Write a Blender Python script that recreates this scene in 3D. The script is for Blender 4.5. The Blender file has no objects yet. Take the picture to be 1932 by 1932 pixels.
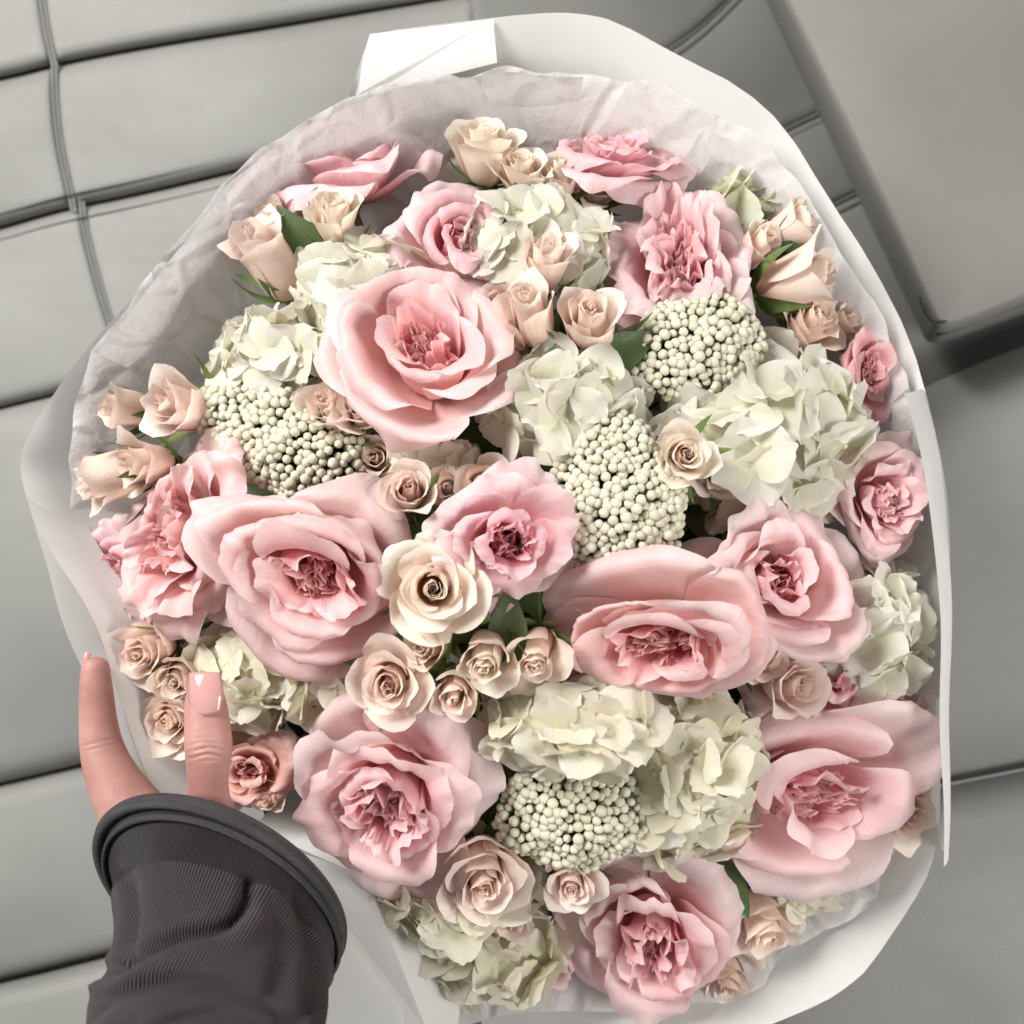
import bpy, bmesh, math, random
import numpy as np
from mathutils import Matrix, Vector, Quaternion

# ------------------------------------------------------------------ camera, light, exposure
SC = bpy.context.scene
COL = SC.collection
D = 0.643                       # camera height above the plane z = 0 (mean height of the bloom dome)
HALF = 0.30                     # half width of the view at z = 0

cam_d = bpy.data.cameras.new('camera')
cam = bpy.data.objects.new('camera', cam_d)
COL.objects.link(cam)
cam.location = (0, 0, D)
cam_d.sensor_width = 36
cam_d.lens = 18 * D / HALF
cam_d.clip_start = 0.02
cam_d.clip_end = 50
cam_d.dof.use_dof = True
cam_d.dof.focus_distance = D - 0.02
cam_d.dof.aperture_fstop = 6.5
SC.camera = cam

world = bpy.data.worlds.new('World')
SC.world = world
world.use_nodes = True
bg = world.node_tree.nodes['Background']
bg.inputs[0].default_value = (0.95, 0.97, 1.0, 1)
bg.inputs[1].default_value = 0.25


def area_light(name, loc, target, size, size_y, power, color):
    d = bpy.data.lights.new(name, 'AREA')
    d.shape = 'RECTANGLE'
    d.size = size
    d.size_y = size_y
    d.energy = power
    d.color = color
    o = bpy.data.objects.new(name, d)
    COL.objects.link(o)
    o.location = loc
    o.rotation_euler = (Vector(target) - Vector(loc)).to_track_quat('-Z', 'Y').to_euler()
    return o


area_light('window_light_left', (-1.05, 0.85, 1.05), (0, 0, -0.05), 0.9, 0.6, 48, (1.0, 0.985, 0.96))
area_light('window_light_right', (1.15, -0.40, 0.95), (0.15, -0.1, -0.05), 0.7, 0.5, 17, (1.0, 0.98, 0.94))

SC.view_settings.view_transform = 'Standard'
SC.view_settings.look = 'None'
SC.view_settings.exposure = 0.18
SC.view_settings.gamma = 1
SC.view_settings.use_curve_mapping = False
SC.render.engine = 'CYCLES'
SC.cycles.use_denoising = True
SC.cycles.use_adaptive_sampling = True
SC.cycles.adaptive_threshold = 0.03
SC.cycles.max_bounces = 6
SC.cycles.diffuse_bounces = 3
SC.cycles.transmission_bounces = 6
SC.cycles.transparent_max_bounces = 8
SC.cycles.caustics_reflective = False
SC.cycles.caustics_refractive = False

# ------------------------------------------------------------------ helpers


def W(px, py, z=0.0):
    """A point of the place at height z, met by looking along the photo coordinate (px, py) on a 1932 grid."""
    k = HALF * (D - z) / D / 966.0
    return Vector(((px - 966) * k, (966 - py) * k, z))


def M(px, z=0.0):
    """Length in metres of px photo units at height z."""
    return px * HALF * (D - z) / D / 966.0


def ss(a, b, x):
    t = np.clip((x - a) / (b - a), 0, 1)
    return t * t * (3 - 2 * t)


def mesh_obj(name, verts, faces, mat, parent=None, uv=None, smooth=True, color=None):
    me = bpy.data.meshes.new(name)
    me.from_pydata([tuple(v) for v in verts], [], faces)
    if smooth:
        me.polygons.foreach_set('use_smooth', [True] * len(me.polygons))
    if uv is not None:
        lay = me.uv_layers.new(name='UVMap')
        idx = np.zeros(len(me.loops), dtype=np.int32)
        me.loops.foreach_get('vertex_index', idx)
        lay.data.foreach_set('uv', np.asarray(uv, dtype=np.float32)[idx].ravel())
    if mat:
        me.materials.append(mat)
    me.update()
    o = bpy.data.objects.new(name, me)
    COL.objects.link(o)
    if parent is not None:
        o.parent = parent
    if color is not None:
        o.color = (*color, 1)
    return o


def data_obj(name, me, parent=None, matrix=None, color=None):
    o = bpy.data.objects.new(name, me)
    COL.objects.link(o)
    if parent is not None:
        o.parent = parent
    if matrix is not None:
        o.matrix_basis = matrix
    if color is not None:
        o.color = (*color, 1)
    return o


def thing(name, label, cat, matrix=None, group=None):
    o = bpy.data.objects.new(name, None)
    o.empty_display_size = 0.01
    COL.objects.link(o)
    o['label'] = label
    o['category'] = cat
    if group:
        o['group'] = group
    if matrix is not None:
        o.matrix_basis = matrix
    return o


def grid_faces(nu, nv, close_u=False):
    f = []
    for j in range(nv - 1):
        for i in range(nu - 1 if not close_u else nu):
            a = j * nu + i
            b = j * nu + (i + 1) % nu
            f.append((a, b, b + nu, a + nu))
    return f


def tube(path, radii, n=8, flat=1.0, cap=True):
    """Swept tube: verts, faces."""
    path = [Vector(p) for p in path]
    V, F = [], []
    up = Vector((0.31, 0.17, 0.93)).normalized()
    for i, p in enumerate(path):
        t = (path[min(i + 1, len(path) - 1)] - path[max(i - 1, 0)]).normalized()
        a = t.cross(up)
        if a.length < 1e-4:
            a = t.cross(Vector((1, 0, 0)))
        a.normalize()
        b = t.cross(a).normalized()
        r = radii[i] if hasattr(radii, '__len__') else radii
        for k in range(n):
            an = 2 * math.pi * k / n
            V.append(p + a * (math.cos(an) * r) + b * (math.sin(an) * r * flat))
    for i in range(len(path) - 1):
        for k in range(n):
            F.append((i * n + k, i * n + (k + 1) % n, (i + 1) * n + (k + 1) % n, (i + 1) * n + k))
    if cap:
        F.append(tuple(range(n - 1, -1, -1)))
        F.append(tuple(range((len(path) - 1) * n, len(path) * n)))
    return V, F


def frame(loc, n, spin=0.0):
    n = Vector(n).normalized()
    q = Vector((0, 0, 1)).rotation_difference(n)
    return Matrix.Translation(loc) @ q.to_matrix().to_4x4() @ Matrix.Rotation(spin, 4, 'Z')


def facing(tx, ty):
    """Unit normal from its screen components (ty down the photo)."""
    k = tx * tx + ty * ty
    return Vector((tx, -ty, math.sqrt(max(0.02, 1 - k)))).normalized()


# ------------------------------------------------------------------ materials


class NT:
    def __init__(self, name):
        self.m = bpy.data.materials.new(name)
        self.m.use_nodes = True
        self.t = self.m.node_tree
        self.t.nodes.clear()
        self.out = self.n('ShaderNodeOutputMaterial')

    def n(self, kind, **kw):
        nd = self.t.nodes.new(kind)
        for k, v in kw.items():
            setattr(nd, k, v)
        return nd

    def l(self, a, b):
        self.t.links.new(a, b)

    def val(self, sock, v):
        if isinstance(v, bpy.types.NodeSocket):
            self.l(v, sock)
        else:
            sock.default_value = v

    def mix(self, f, a, b, mode='MIX'):
        nd = self.n('ShaderNodeMix', data_type='RGBA', blend_type=mode)
        self.val(nd.inputs[0], f)
        self.val(nd.inputs[6], a)
        self.val(nd.inputs[7], b)
        return nd.outputs[2]

    def math(self, op, a, b=0.0):
        nd = self.n('ShaderNodeMath', operation=op)
        self.val(nd.inputs[0], a)
        self.val(nd.inputs[1], b)
        return nd.outputs[0]

    def range(self, x, a, b, c=0.0, d=1.0, smooth=True):
        nd = self.n('ShaderNodeMapRange')
        if smooth:
            nd.interpolation_type = 'SMOOTHSTEP'
        self.val(nd.inputs[0], x)
        for i, v in enumerate((a, b, c, d)):
            nd.inputs[i + 1].default_value = v
        return nd.outputs[0]

    def noise(self, vec, scale, detail=3.0, rough=0.5):
        nd = self.n('ShaderNodeTexNoise')
        if vec is not None:
            self.l(vec, nd.inputs['Vector'])
        nd.inputs['Scale'].default_value = scale
        nd.inputs['Detail'].default_value = detail
        nd.inputs['Roughness'].default_value = rough
        return nd.outputs['Fac']

    def mapping(self, vec, scale, rot=(0, 0, 0)):
        nd = self.n('ShaderNodeMapping')
        self.l(vec, nd.inputs[0])
        nd.inputs['Rotation'].default_value = rot
        nd.inputs['Scale'].default_value = scale
        return nd.outputs[0]

    def bump(self, h, strength, dist, normal=None):
        nd = self.n('ShaderNodeBump')
        self.l(h, nd.inputs['Height'])
        nd.inputs['Strength'].default_value = strength
        nd.inputs['Distance'].default_value = dist
        if normal is not None:
            self.l(normal, nd.inputs['Normal'])
        return nd.outputs[0]

    def principled(self, color, rough=0.5, spec=0.4, normal=None, **kw):
        nd = self.n('ShaderNodeBsdfPrincipled')
        self.val(nd.inputs['Base Color'], color)
        self.val(nd.inputs['Roughness'], rough)
        nd.inputs['Specular IOR Level'].default_value = spec
        if normal is not None:
            self.l(normal, nd.inputs['Normal'])
        for k, v in kw.items():
            self.val(nd.inputs[k.replace('_', ' ')], v)
        return nd.outputs[0]

    def finish(self, shader):
        self.l(shader, self.out.inputs[0])
        return self.m


def petal_material(name, deep, pale, edge_amt, transl, vein_u, bump_s):
    n = NT(name)
    oc = n.n('ShaderNodeObjectInfo').outputs['Color']
    uvn = n.n('ShaderNodeUVMap').outputs[0]
    sep = n.n('ShaderNodeSeparateXYZ')
    n.l(uvn, sep.inputs[0])
    v = sep.outputs[1]
    tc = n.n('ShaderNodeTexCoord').outputs['Object']
    blot = n.noise(tc, 55.0, 3.0)
    vein = n.noise(n.mapping(uvn, (vein_u, 2.2, 1)), 1.0, 4.0, 0.6)
    crk = n.noise(tc, 420.0, 3.0, 0.6)
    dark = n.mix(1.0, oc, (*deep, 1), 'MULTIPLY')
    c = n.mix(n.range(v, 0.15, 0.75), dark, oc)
    e = n.math('MULTIPLY', n.range(v, 0.72, 1.0), edge_amt)  # paler rim: petal pigment, plus edge highlights put into the colour
    e = n.math('ADD', e, n.range(blot, 0.45, 0.75, 0, 0.10))
    c = n.mix(e, c, (*pale, 1))
    c = n.mix(n.range(vein, 0.35, 0.8, 0.0, 0.22), c, dark)
    h = n.math('ADD', n.math('MULTIPLY', vein, 1.0), n.math('MULTIPLY', crk, 0.5))
    nrm = n.bump(h, bump_s, 0.0008)
    p = n.principled(c, 0.48, 0.35, nrm, Sheen_Weight=0.12, Sheen_Roughness=0.4)
    t = n.n('ShaderNodeBsdfTranslucent')
    n.l(n.mix(1.0, c, (1.0, 0.93, 0.9, 1), 'MULTIPLY'), t.inputs[0])
    n.l(nrm, t.inputs[1])
    mx = n.n('ShaderNodeMixShader')
    mx.inputs[0].default_value = transl
    n.l(p, mx.inputs[1])
    n.l(t.outputs[0], mx.inputs[2])
    return n.finish(mx.outputs[0])


MAT = {}
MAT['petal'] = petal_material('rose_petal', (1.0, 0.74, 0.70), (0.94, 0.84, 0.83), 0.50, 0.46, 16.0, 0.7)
MAT['cream'] = petal_material('spray_rose_petal', (0.99, 0.82, 0.74), (0.94, 0.87, 0.77), 0.45, 0.40, 14.0, 0.5)
MAT['hyd'] = petal_material('hydrangea_petal', (0.96, 0.97, 0.84), (0.94, 0.93, 0.87), 0.35, 0.42, 12.0, 0.7)


def simple(name, color, rough=0.5, spec=0.4, nscale=0, namt=0.0, color2=None, bump=0.0, bscale=100, bdist=0.001, **kw):
    n = NT(name)
    tc = n.n('ShaderNodeTexCoord').outputs['Object']
    c = (*color, 1)
    if nscale:
        c = n.mix(n.range(n.noise(tc, nscale, 4.0), 0.35, 0.7, 0, namt), c, (*(color2 or color), 1))
    nrm = n.bump(n.noise(tc, bscale, 4.0, 0.6), bump, bdist) if bump else None
    return n.finish(n.principled(c, rough, spec, nrm, **kw))


MAT['green'] = simple('stem_green', (0.10, 0.15, 0.045), 0.5, 0.4, 60, 0.8, (0.17, 0.20, 0.06), 0.3, 200)
MAT['sepal'] = simple('sepal_green', (0.075, 0.13, 0.035), 0.45, 0.4, 80, 0.8, (0.15, 0.20, 0.06), 0.3, 300)
MAT['leaf'] = simple('leaf_green', (0.045, 0.08, 0.025), 0.4, 0.4, 50, 0.8, (0.08, 0.11, 0.035), 0.4, 150)


def bud_material():
    n = NT('rice_flower_bud')
    rnd = n.n('ShaderNodeObjectInfo').outputs['Random']
    tc = n.n('ShaderNodeTexCoord').outputs['Object']
    c = n.mix(rnd, (0.62, 0.585, 0.47, 1), (0.50, 0.48, 0.36, 1))
    sep = n.n('ShaderNodeSeparateXYZ')
    n.l(tc, sep.inputs[0])
    c = n.mix(n.range(sep.outputs[2], -0.0016, 0.0010, 0.55, 0.0), c, (0.36, 0.38, 0.20, 1))
    nz = n.noise(n.mapping(tc, (1, 1, 0.35)), 900.0, 2.0)
    c = n.mix(n.range(nz, 0.5, 0.75, 0, 0.35), c, (0.50, 0.49, 0.36, 1))
    nrm = n.bump(nz, 0.5, 0.0006)
    return n.finish(n.principled(c, 0.6, 0.3, nrm, Subsurface_Weight=0.0))


MAT['bud'] = bud_material()
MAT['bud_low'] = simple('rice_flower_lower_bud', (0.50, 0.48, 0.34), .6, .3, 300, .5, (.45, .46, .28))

# ------------------------------------------------------------------ flowers


def petal_grid(L, w, ph0, ph1, ph2, r0=0.04, th0=0.0, nu=11, nv=10, tip=0.0, side=0.22, ruf=0.25, curl=0.6,
               skew=0.0, amax=1.35, notch=0.02, freq=2.2, rng=None, zoff=0.0, off=(0, 0), mid=(0.0, 0.5), lip=0.62, lipw=0.4):
    """One cupped petal: rises from the base at angle ph0, turns to ph1, its lip rolls to ph2. Radians. Unit rose."""
    rng = rng or np.random
    u = np.linspace(-1, 1, nu)
    v = np.linspace(0, 1, nv) ** 0.9
    p = rng.uniform(0, 6.28, 6)
    noise = (np.sin(freq * 2.2 * u + p[0]) + 0.6 * np.sin(freq * 4.1 * u + p[1]) + 0.35 * np.sin(freq * 7.3 * u + p[2])) / 1.5
    edge = notch * (np.sin(5.3 * u + p[3]) + 0.7 * np.sin(11 * u + p[4]))
    smax = 1 - side * np.abs(u) ** 3.4 + tip * np.exp(-((u - 0.15 * math.sin(p[5])) / 0.24) ** 2) + edge
    S = v[:, None] * smax[None, :]
    lipc = ph2 - curl * np.abs(u) ** 1.6 + 0.35 * ruf * noise
    ph = ph0 + (ph1 - ph0) * ss(mid[0], mid[1], S) + (lipc[None, :] - ph1) * ss(lip, lip + lipw, S + .03 * noise[None, :])
    ph = ph + ruf * ss(0.4, 1.0, S) * noise[None, :]
    dS = np.diff(S, axis=0, prepend=0) * L
    r = r0 + np.cumsum(np.cos(ph) * dS, axis=0)
    z = zoff + np.cumsum(np.sin(ph) * dS, axis=0)
    wid = w * (0.28 + 0.72 * ss(0, 0.6, S)) * (1 - 0.14 * ss(0.75, 1.05, S))
    rr = np.maximum(r, 0.02)
    a = wid / np.sqrt(rr ** 2 + (wid / amax) ** 2)
    th = th0 + u[None, :] * a
    r = rr * (1 + skew * u[None, :] * ss(0.05, 0.5, S))
    z = z + 0.022 * np.exp(-((u - .1 * math.sin(p[2])) / .12) ** 2)[None, :] * S * math.sin(p[4])
    fine = 0.35 * ruf * ss(0.6, 1.0, S) * (np.sin(freq * 5 * u + p[1]) + .8 * np.sin(freq * 9.3 * u + p[2] + 1.5 * np.sin(3 * u + p[3])))[None, :] * 0.075
    r = r + fine
    z = z + fine * 0.6
    x = r * np.cos(th) + off[0]
    y = r * np.sin(th) + off[1]
    V = np.stack([x, y, z], -1).reshape(-1, 3)
    UV = np.stack([np.broadcast_to((u * 0.5 + 0.5)[None, :], S.shape), np.broadcast_to(v[:, None], S.shape)], -1).reshape(-1, 2)
    return V, grid_faces(nu, nv), UV


def warp_field(rng, amp, k=1.6):
    K = rng.uniform(-k, k, (5, 3))
    P = rng.uniform(0, 6.28, 5)
    A = rng.uniform(-1, 1, (5, 3)) * amp / 2

    def f(V):
        return V + np.sin(V @ K.T + P) @ A
    return f


d2r = math.radians

# layer rows: count, length, width, phi0, phi1, phi2, r0, ruffle, curl, tip, colour mix (0 outer .. 1 eye)
STYLES = {
    'garden': [
        (4, 1.32, 1.02, 0, 20, -55, .06, .34, .55, .05, 0.00),
        (4, 1.24, 0.98, 0, 42, -48, .06, .32, .60, .06, 0.10),
        (4, 1.16, 0.86, 0, 60, -30, .06, .30, .60, .05, 0.24),
        (4, 1.04, 0.70, 4, 76, 0, .05, .32, .55, .03, 0.42),
        (4, 0.92, 0.54, 8, 86, 40, .05, .38, .50, .02, 0.60),
        (5, 0.78, 0.40, 10, 92, 66, .04, .50, .40, .0, 0.80),
    ],
    'cup': [
        (4, 1.38, 1.10, 0, 20, -70, .06, .32, .60, .06, 0.00),
        (4, 1.34, 1.06, 0, 50, -70, .06, .28, .70, .07, 0.06),
        (4, 1.28, 1.00, 0, 70, -45, .06, .24, .70, .05, 0.20),
        (3, 1.12, 0.90, 0, 84, 5, .05, .22, .60, .03, 0.42),
        (3, 0.88, 0.60, 4, 92, 60, .05, .32, .45, .02, 0.68),
    ],
    'peony': [
        (5, 1.26, 0.88, 0, 24, -45, .06, .44, .55, .03, 0.00),
        (5, 1.20, 0.74, 0, 46, -25, .06, .46, .55, .03, 0.14),
        (5, 1.10, 0.62, 3, 62, 0, .05, .48, .50, .02, 0.30),
        (6, 1.00, 0.48, 6, 74, 30, .05, .52, .50, .0, 0.45),
        (6, 0.90, 0.40, 8, 84, 52, .05, .58, .45, .0, 0.60),
        (6, 0.76, 0.32, 10, 90, 66, .04, .65, .40, .0, 0.80),
    ],
}


def lerp3(a, b, t):
    return tuple(a[i] + (b[i] - a[i]) * t for i in range(3))


def stem_path(start, n, end, k=7):
    p0 = Vector(start)
    p3 = Vector(end)
    dist = (p3 - p0).length
    p1 = p0 - Vector(n) * dist * 0.35
    p2 = p3 + Vector((p0.x * 0.25, p0.y * 0.25, 0.14))
    out = []
    for i in range(k):
        t = i / (k - 1)
        out.append(p0 * (1 - t) ** 3 + p1 * 3 * t * (1 - t) ** 2 + p2 * 3 * t * t * (1 - t) + p3 * t ** 3)
    return out


BIND = Vector((0.0, -0.02, -0.40))


def add_stem(root, mat_world, n, r=0.0022, start=0.0):
    inv = mat_world.inverted()
    loc = mat_world.translation
    end = BIND + Vector((loc.x * 0.09, loc.y * 0.09, 0))
    pts = [inv @ p for p in stem_path(loc + Vector(n) * start, n, end)]
    V, F = tube(pts, r, 6)
    mesh_obj('stem', V, F, MAT['green'], root)


PINK = ((0.87, 0.60, 0.60), (0.88, 0.40, 0.42))


def garden_rose(label, cx, cy, z, R, t=(0, 0), style='garden', seed=0, spin=0.0, cols=PINK, eye=(0, 0), open_=1.0,
                squash=1.0, warp=0.27, skip=0, stem=True, name='garden_rose', mat='petal', cat='rose', group=None, eye_n=12):
    rng = np.random.RandomState(seed * 7 + 11)
    n = facing(*t)
    Rm = M(R, z) / 1.12
    loc = W(cx, cy, z) - n * Rm * 0.42
    mw = frame(loc, n, spin)
    root = thing(name, label, cat, mw, group)
    wf = warp_field(rng, warp, 2.0)
    ph_add = (1 - open_)
    rows = STYLES[style][skip:]
    base = rng.uniform(0, 6.28)
    for li, (cnt, L, w, p0, p1, p2, r0, ruf, curl, tip, cm) in enumerate(rows):
        for k in range(cnt):
            th = base + li * 0.73 + 2 * math.pi * (k + rng.uniform(-.2, .2)) / cnt
            if li < 3 and rng.rand() < .12:
                continue
            roll = -45 if (li < 4 and rng.rand() < .4) else 0
            big = li < 3
            Lk = L * rng.uniform(.90, 1.08)
            V, F, UV = petal_grid(Lk, w * rng.uniform(.92, 1.12), d2r(p0), d2r(p1 + 26 * ph_add + rng.uniform(-15, 13)),
                                  d2r(p2 + 45 * ph_add + roll + rng.uniform(-25, 20)), r0, th, 27 if big else 21, 20 if big else 15,
                                  tip * rng.uniform(0, 1.7), 0.30, ruf * rng.uniform(.7, 1.2), curl * rng.uniform(.5, 1.2),
                                  skew=rng.uniform(.03, .10), notch=.016, rng=rng, zoff=li * 0.012,
                                  lip=rng.uniform(.64, .80), lipw=rng.uniform(.13, .38))
            V[:, :2] += np.array(eye) * (li / 6.0)
            V = wf(V) * Rm
            V[:, 1] *= squash
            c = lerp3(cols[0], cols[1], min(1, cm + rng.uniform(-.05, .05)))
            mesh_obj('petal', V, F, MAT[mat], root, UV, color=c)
    # the eye: three or four swirls of thin, wavy petals packed side by side
    nq = 3 + int(rng.rand() < .5)
    for qd in range(nq):
        qa = base + qd * 2 * math.pi / nq + rng.uniform(-.3, .3)
        qr = rng.uniform(.10, .15)
        for k in range(4):
            rad = .02 + .036 * k + rng.uniform(0, .012)
            off = (qr * math.cos(qa) + eye[0], qr * math.sin(qa) + eye[1])
            V, F, UV = petal_grid(rng.uniform(.44, .58), .07 + .055 * k, d2r(76), d2r(88), d2r(rng.uniform(60, 95)), rad,
                                  qa + (k % 2) * 2.6 + rng.uniform(-.7, .7), 21, 9, 0, .12, .42, .25, rng=rng, freq=2.4, off=off, zoff=.07, amax=1.9,
                                  skew=rng.uniform(-.2, .2), notch=.02)
            V = wf(V) * Rm
            V[:, 1] *= squash
            mesh_obj('petal', V, F, MAT[mat], root, UV, color=lerp3(cols[0], cols[1], rng.uniform(.82, 1.1)))
    # calyx below the bloom
    V, F = tube([(0, 0, -.16 * Rm), (0, 0, -.06 * Rm), (0, 0, .02 * Rm)], [.06 * Rm, .13 * Rm, .10 * Rm], 10)
    mesh_obj('calyx', V, F, MAT['sepal'], root)
    if stem:
        add_stem(root, mw, n, 0.0026, -.15 * Rm)
    return root


PEACH = ((0.92, 0.79, 0.70), (0.92, 0.64, 0.54))
CREAM = ((0.92, 0.84, 0.72), (0.92, 0.73, 0.59))
BLUSH = ((0.92, 0.79, 0.73), (0.90, 0.61, 0.56))
TAN = ((0.74, 0.59, 0.47), (0.70, 0.46, 0.36))


def sepal_grid(L, w, ph0, ph1, r0, th, rng):
    nu, nv = 5, 8
    u = np.linspace(-1, 1, nu)
    v = np.linspace(0, 1, nv)
    ph = ph0 + (ph1 - ph0) * v
    ds = L / (nv - 1)
    r = r0 + np.concatenate([[0], np.cumsum(np.cos(ph[1:]) * ds)])
    z = np.concatenate([[0], np.cumsum(np.sin(ph[1:]) * ds)])
    wid = w * np.minimum(1, 3.2 * v + .45) * (1 - v) ** .8
    tw = rng.uniform(-.3, .3)
    x = r[:, None] + 0.25 * np.abs(u)[None, :] * wid[:, None]
    y = u[None, :] * wid[:, None] + (tw * v ** 2 * L)[:, None]
    zz = z[:, None] + 0 * u[None, :]
    c, s = math.cos(th), math.sin(th)
    V = np.stack([x * c - y * s, x * s + y * c, zz], -1).reshape(-1, 3)
    return V, grid_faces(nu, nv)


def spray_rose(label, cx, cy, z, R, t=(0, 0), op=0.3, seed=0, spin=0.0, cols=PEACH, tall=1.0, sep=True, group='small spray roses',
               stem=True, name='spray_rose'):
    """Small rose; op 0 is a closed bud, 1 an open bloom. R: its visible radius across."""
    rng = np.random.RandomState(seed * 13 + 5)
    n = facing(*t)
    Rm = M(R, z)
    H = (1.95 - 0.75 * op) * tall
    loc = W(cx, cy, z) - n * Rm * H * 0.55
    mw = frame(loc, n, spin)
    root = thing(name, label, 'rose', mw, group)
    wf = warp_field(rng, .13)
    base = rng.uniform(0, 6.28)
    # each whorl: closed-bud numbers and open-bloom numbers, blended by op
    cfg = [((3, 0.97, 1.00, 32, 87, 48, .12, .10, .6, .06, .0), (4, 1.02, 1.05, 6, 40, -60, .10, .20, .7, .05, .0)),
           ((3, 1.01, 0.98, 34, 96, 78, .12, .08, .4, .05, .10), (3, 1.04, 1.02, 8, 62, -40, .10, .16, .7, .05, .10)),
           ((3, 1.04, 0.90, 36, 100, 86, .11, .07, .3, .03, .22), (3, 1.06, 0.95, 12, 76, -5, .10, .12, .5, .03, .22)),
           ((3, 1.04, 0.74, 40, 101, 88, .10, .07, .2, .0, .36), (3, 1.06, 0.82, 16, 86, 40, .10, .10, .4, .02, .36)),
           ((3, 1.01, 0.58, 50, 100, 90, .09, .07, .2, .0, .52), (3, 1.04, 0.64, 26, 92, 66, .08, .10, .3, .0, .52)),
           ((2, 0.95, 0.48, 62, 96, 88, .07, .06, .1, .0, .68), (3, 1.02, 0.50, 44, 94, 80, .07, .10, .2, .0, .68)),
           ((2, 0.93, 0.38, 74, 94, 89, .06, .06, .1, .0, .82), (2, 1.00, 0.42, 62, 93, 88, .06, .08, .1, .0, .82)),
           ((2, 0.90, 0.30, 82, 92, 90, .04, .05, .1, .0, .92), (2, 0.97, 0.34, 78, 92, 90, .05, .06, .1, .0, .92))]
    layers = []
    for a, b in cfg:
        q = [a[i] + (b[i] - a[i]) * min(1, op * 1.15) for i in range(11)]
        q[0] = int(round(q[0]))
        q[1] *= H
        layers.append(tuple(q))
    for li, (cnt, L, w, p0, p1, p2, r0, ruf, curl, tip, cm) in enumerate(layers):
        inner = li / (len(layers) - 1)
        for k in range(cnt):
            th = base + li * 0.9 + 2 * math.pi * (k + rng.uniform(-.12, .12)) / cnt
            # horizontal run decides the radius of this whorl
            V, F, UV = petal_grid(L * rng.uniform(.97, 1.03), w * rng.uniform(.95, 1.08), d2r(p0), d2r(p1 + rng.uniform(-4, 4)),
                                  d2r(p2 + rng.uniform(-14, 14)), r0, th, 13, 11, tip * rng.uniform(0, 2), .13, ruf, curl * rng.uniform(.4, 1.2),
                                  skew=.09 + .05 * inner, amax=1.5 + .9 * inner, notch=.006, rng=rng, mid=(0.02, .42 - .14 * inner),
                                  lip=rng.uniform(.72, .84))
            V = wf(V)
            V[:, :2] *= 1.22 - .12 * op
            V *= Rm
            mesh_obj('petal', V, F, MAT['cream'], root, UV, color=lerp3(cols[0], cols[1], min(1, cm + rng.uniform(-.06, .06))))
    # hip, sepals, stem
    V, F = tube([(0, 0, -.42 * Rm), (0, 0, -.22 * Rm), (0, 0, -.02 * Rm), (0, 0, .10 * Rm)], [.12 * Rm, .24 * Rm, .30 * Rm, .22 * Rm], 10)
    mesh_obj('hip', V, F, MAT['sepal'], root)
    if sep:
        for k in range(5):
            V, F = sepal_grid(Rm * rng.uniform(1.1, 1.7), Rm * .26, d2r(rng.uniform(25, 50) - 60 * op), d2r(rng.uniform(60, 92) - 95 * op), .20 * Rm,
                              base + k * 2 * math.pi / 5 + rng.uniform(-.2, .2), rng)
            V[:, :2] *= 1.16
            mesh_obj('sepal', V, F, MAT['sepal'], root)
    if stem:
        add_stem(root, mw, n, 0.0016, -.4 * Rm)
    return root


def hyd_petal_meshes():
    out = []
    for k in range(7):
        rng = np.random.RandomState(100 + k)
        nu, nv = 9, 9
        u = np.linspace(-1, 1, nu)
        v = np.linspace(0, 1, nv)
        wprof = 0.56 * np.sin(math.pi * np.clip(.06 + .86 * v, 0, 1)) ** .62 * (1 - .12 * v)
        bend = rng.uniform(-.30, .35)
        cup = rng.uniform(-.22, .30)
        p = rng.uniform(0, 6.28, 4)
        X = v[:, None] * (1 - .10 * np.abs(u)[None, :] ** 2) + .03 * (v ** 3)[:, None] * np.sin(6 * u + p[0])[None, :]
        Y = u[None, :] * wprof[:, None] * (1 + .04 * np.sin(9 * v + p[1]))[:, None]
        Z = bend * (v ** 2)[:, None] + cup * (Y ** 2) * 1.3 + .035 * (v ** 2)[:, None] * np.sin(4.5 * u + p[2])[None, :] + .02 * np.sin(7 * v + p[3])[:, None] * (u ** 2)[None, :]
        V = np.stack([X, Y, Z], -1).reshape(-1, 3)
        UV = np.stack([np.broadcast_to((u * .5 + .5)[None, :], X.shape), np.broadcast_to(v[:, None], X.shape)], -1).reshape(-1, 2)
        o = mesh_obj('petal', V, grid_faces(nu, nv), MAT['hyd'], None, UV)
        me = o.data
        bpy.data.objects.remove(o)
        out.append(me)
    return out


HP = hyd_petal_meshes()
V, F = tube([(0, 0, -.34), (0, 0, -.05), (0, 0, .02), (0, 0, .075), (0, 0, .10)], [.03, .035, .085, .075, .03], 8)
_o = mesh_obj('floret', V, F, simple('hydrangea_button', (0.60, 0.63, 0.36), .5, .3, 90, .6, (.72, .72, .5)))
FLORET = _o.data
bpy.data.objects.remove(_o)

HCREAM = ((0.92, 0.905, 0.83), (0.89, 0.88, 0.76))
HGREEN = ((0.86, 0.87, 0.72), (0.81, 0.83, 0.61))
HWARM = ((0.92, 0.88, 0.78), (0.88, 0.85, 0.68))


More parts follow.
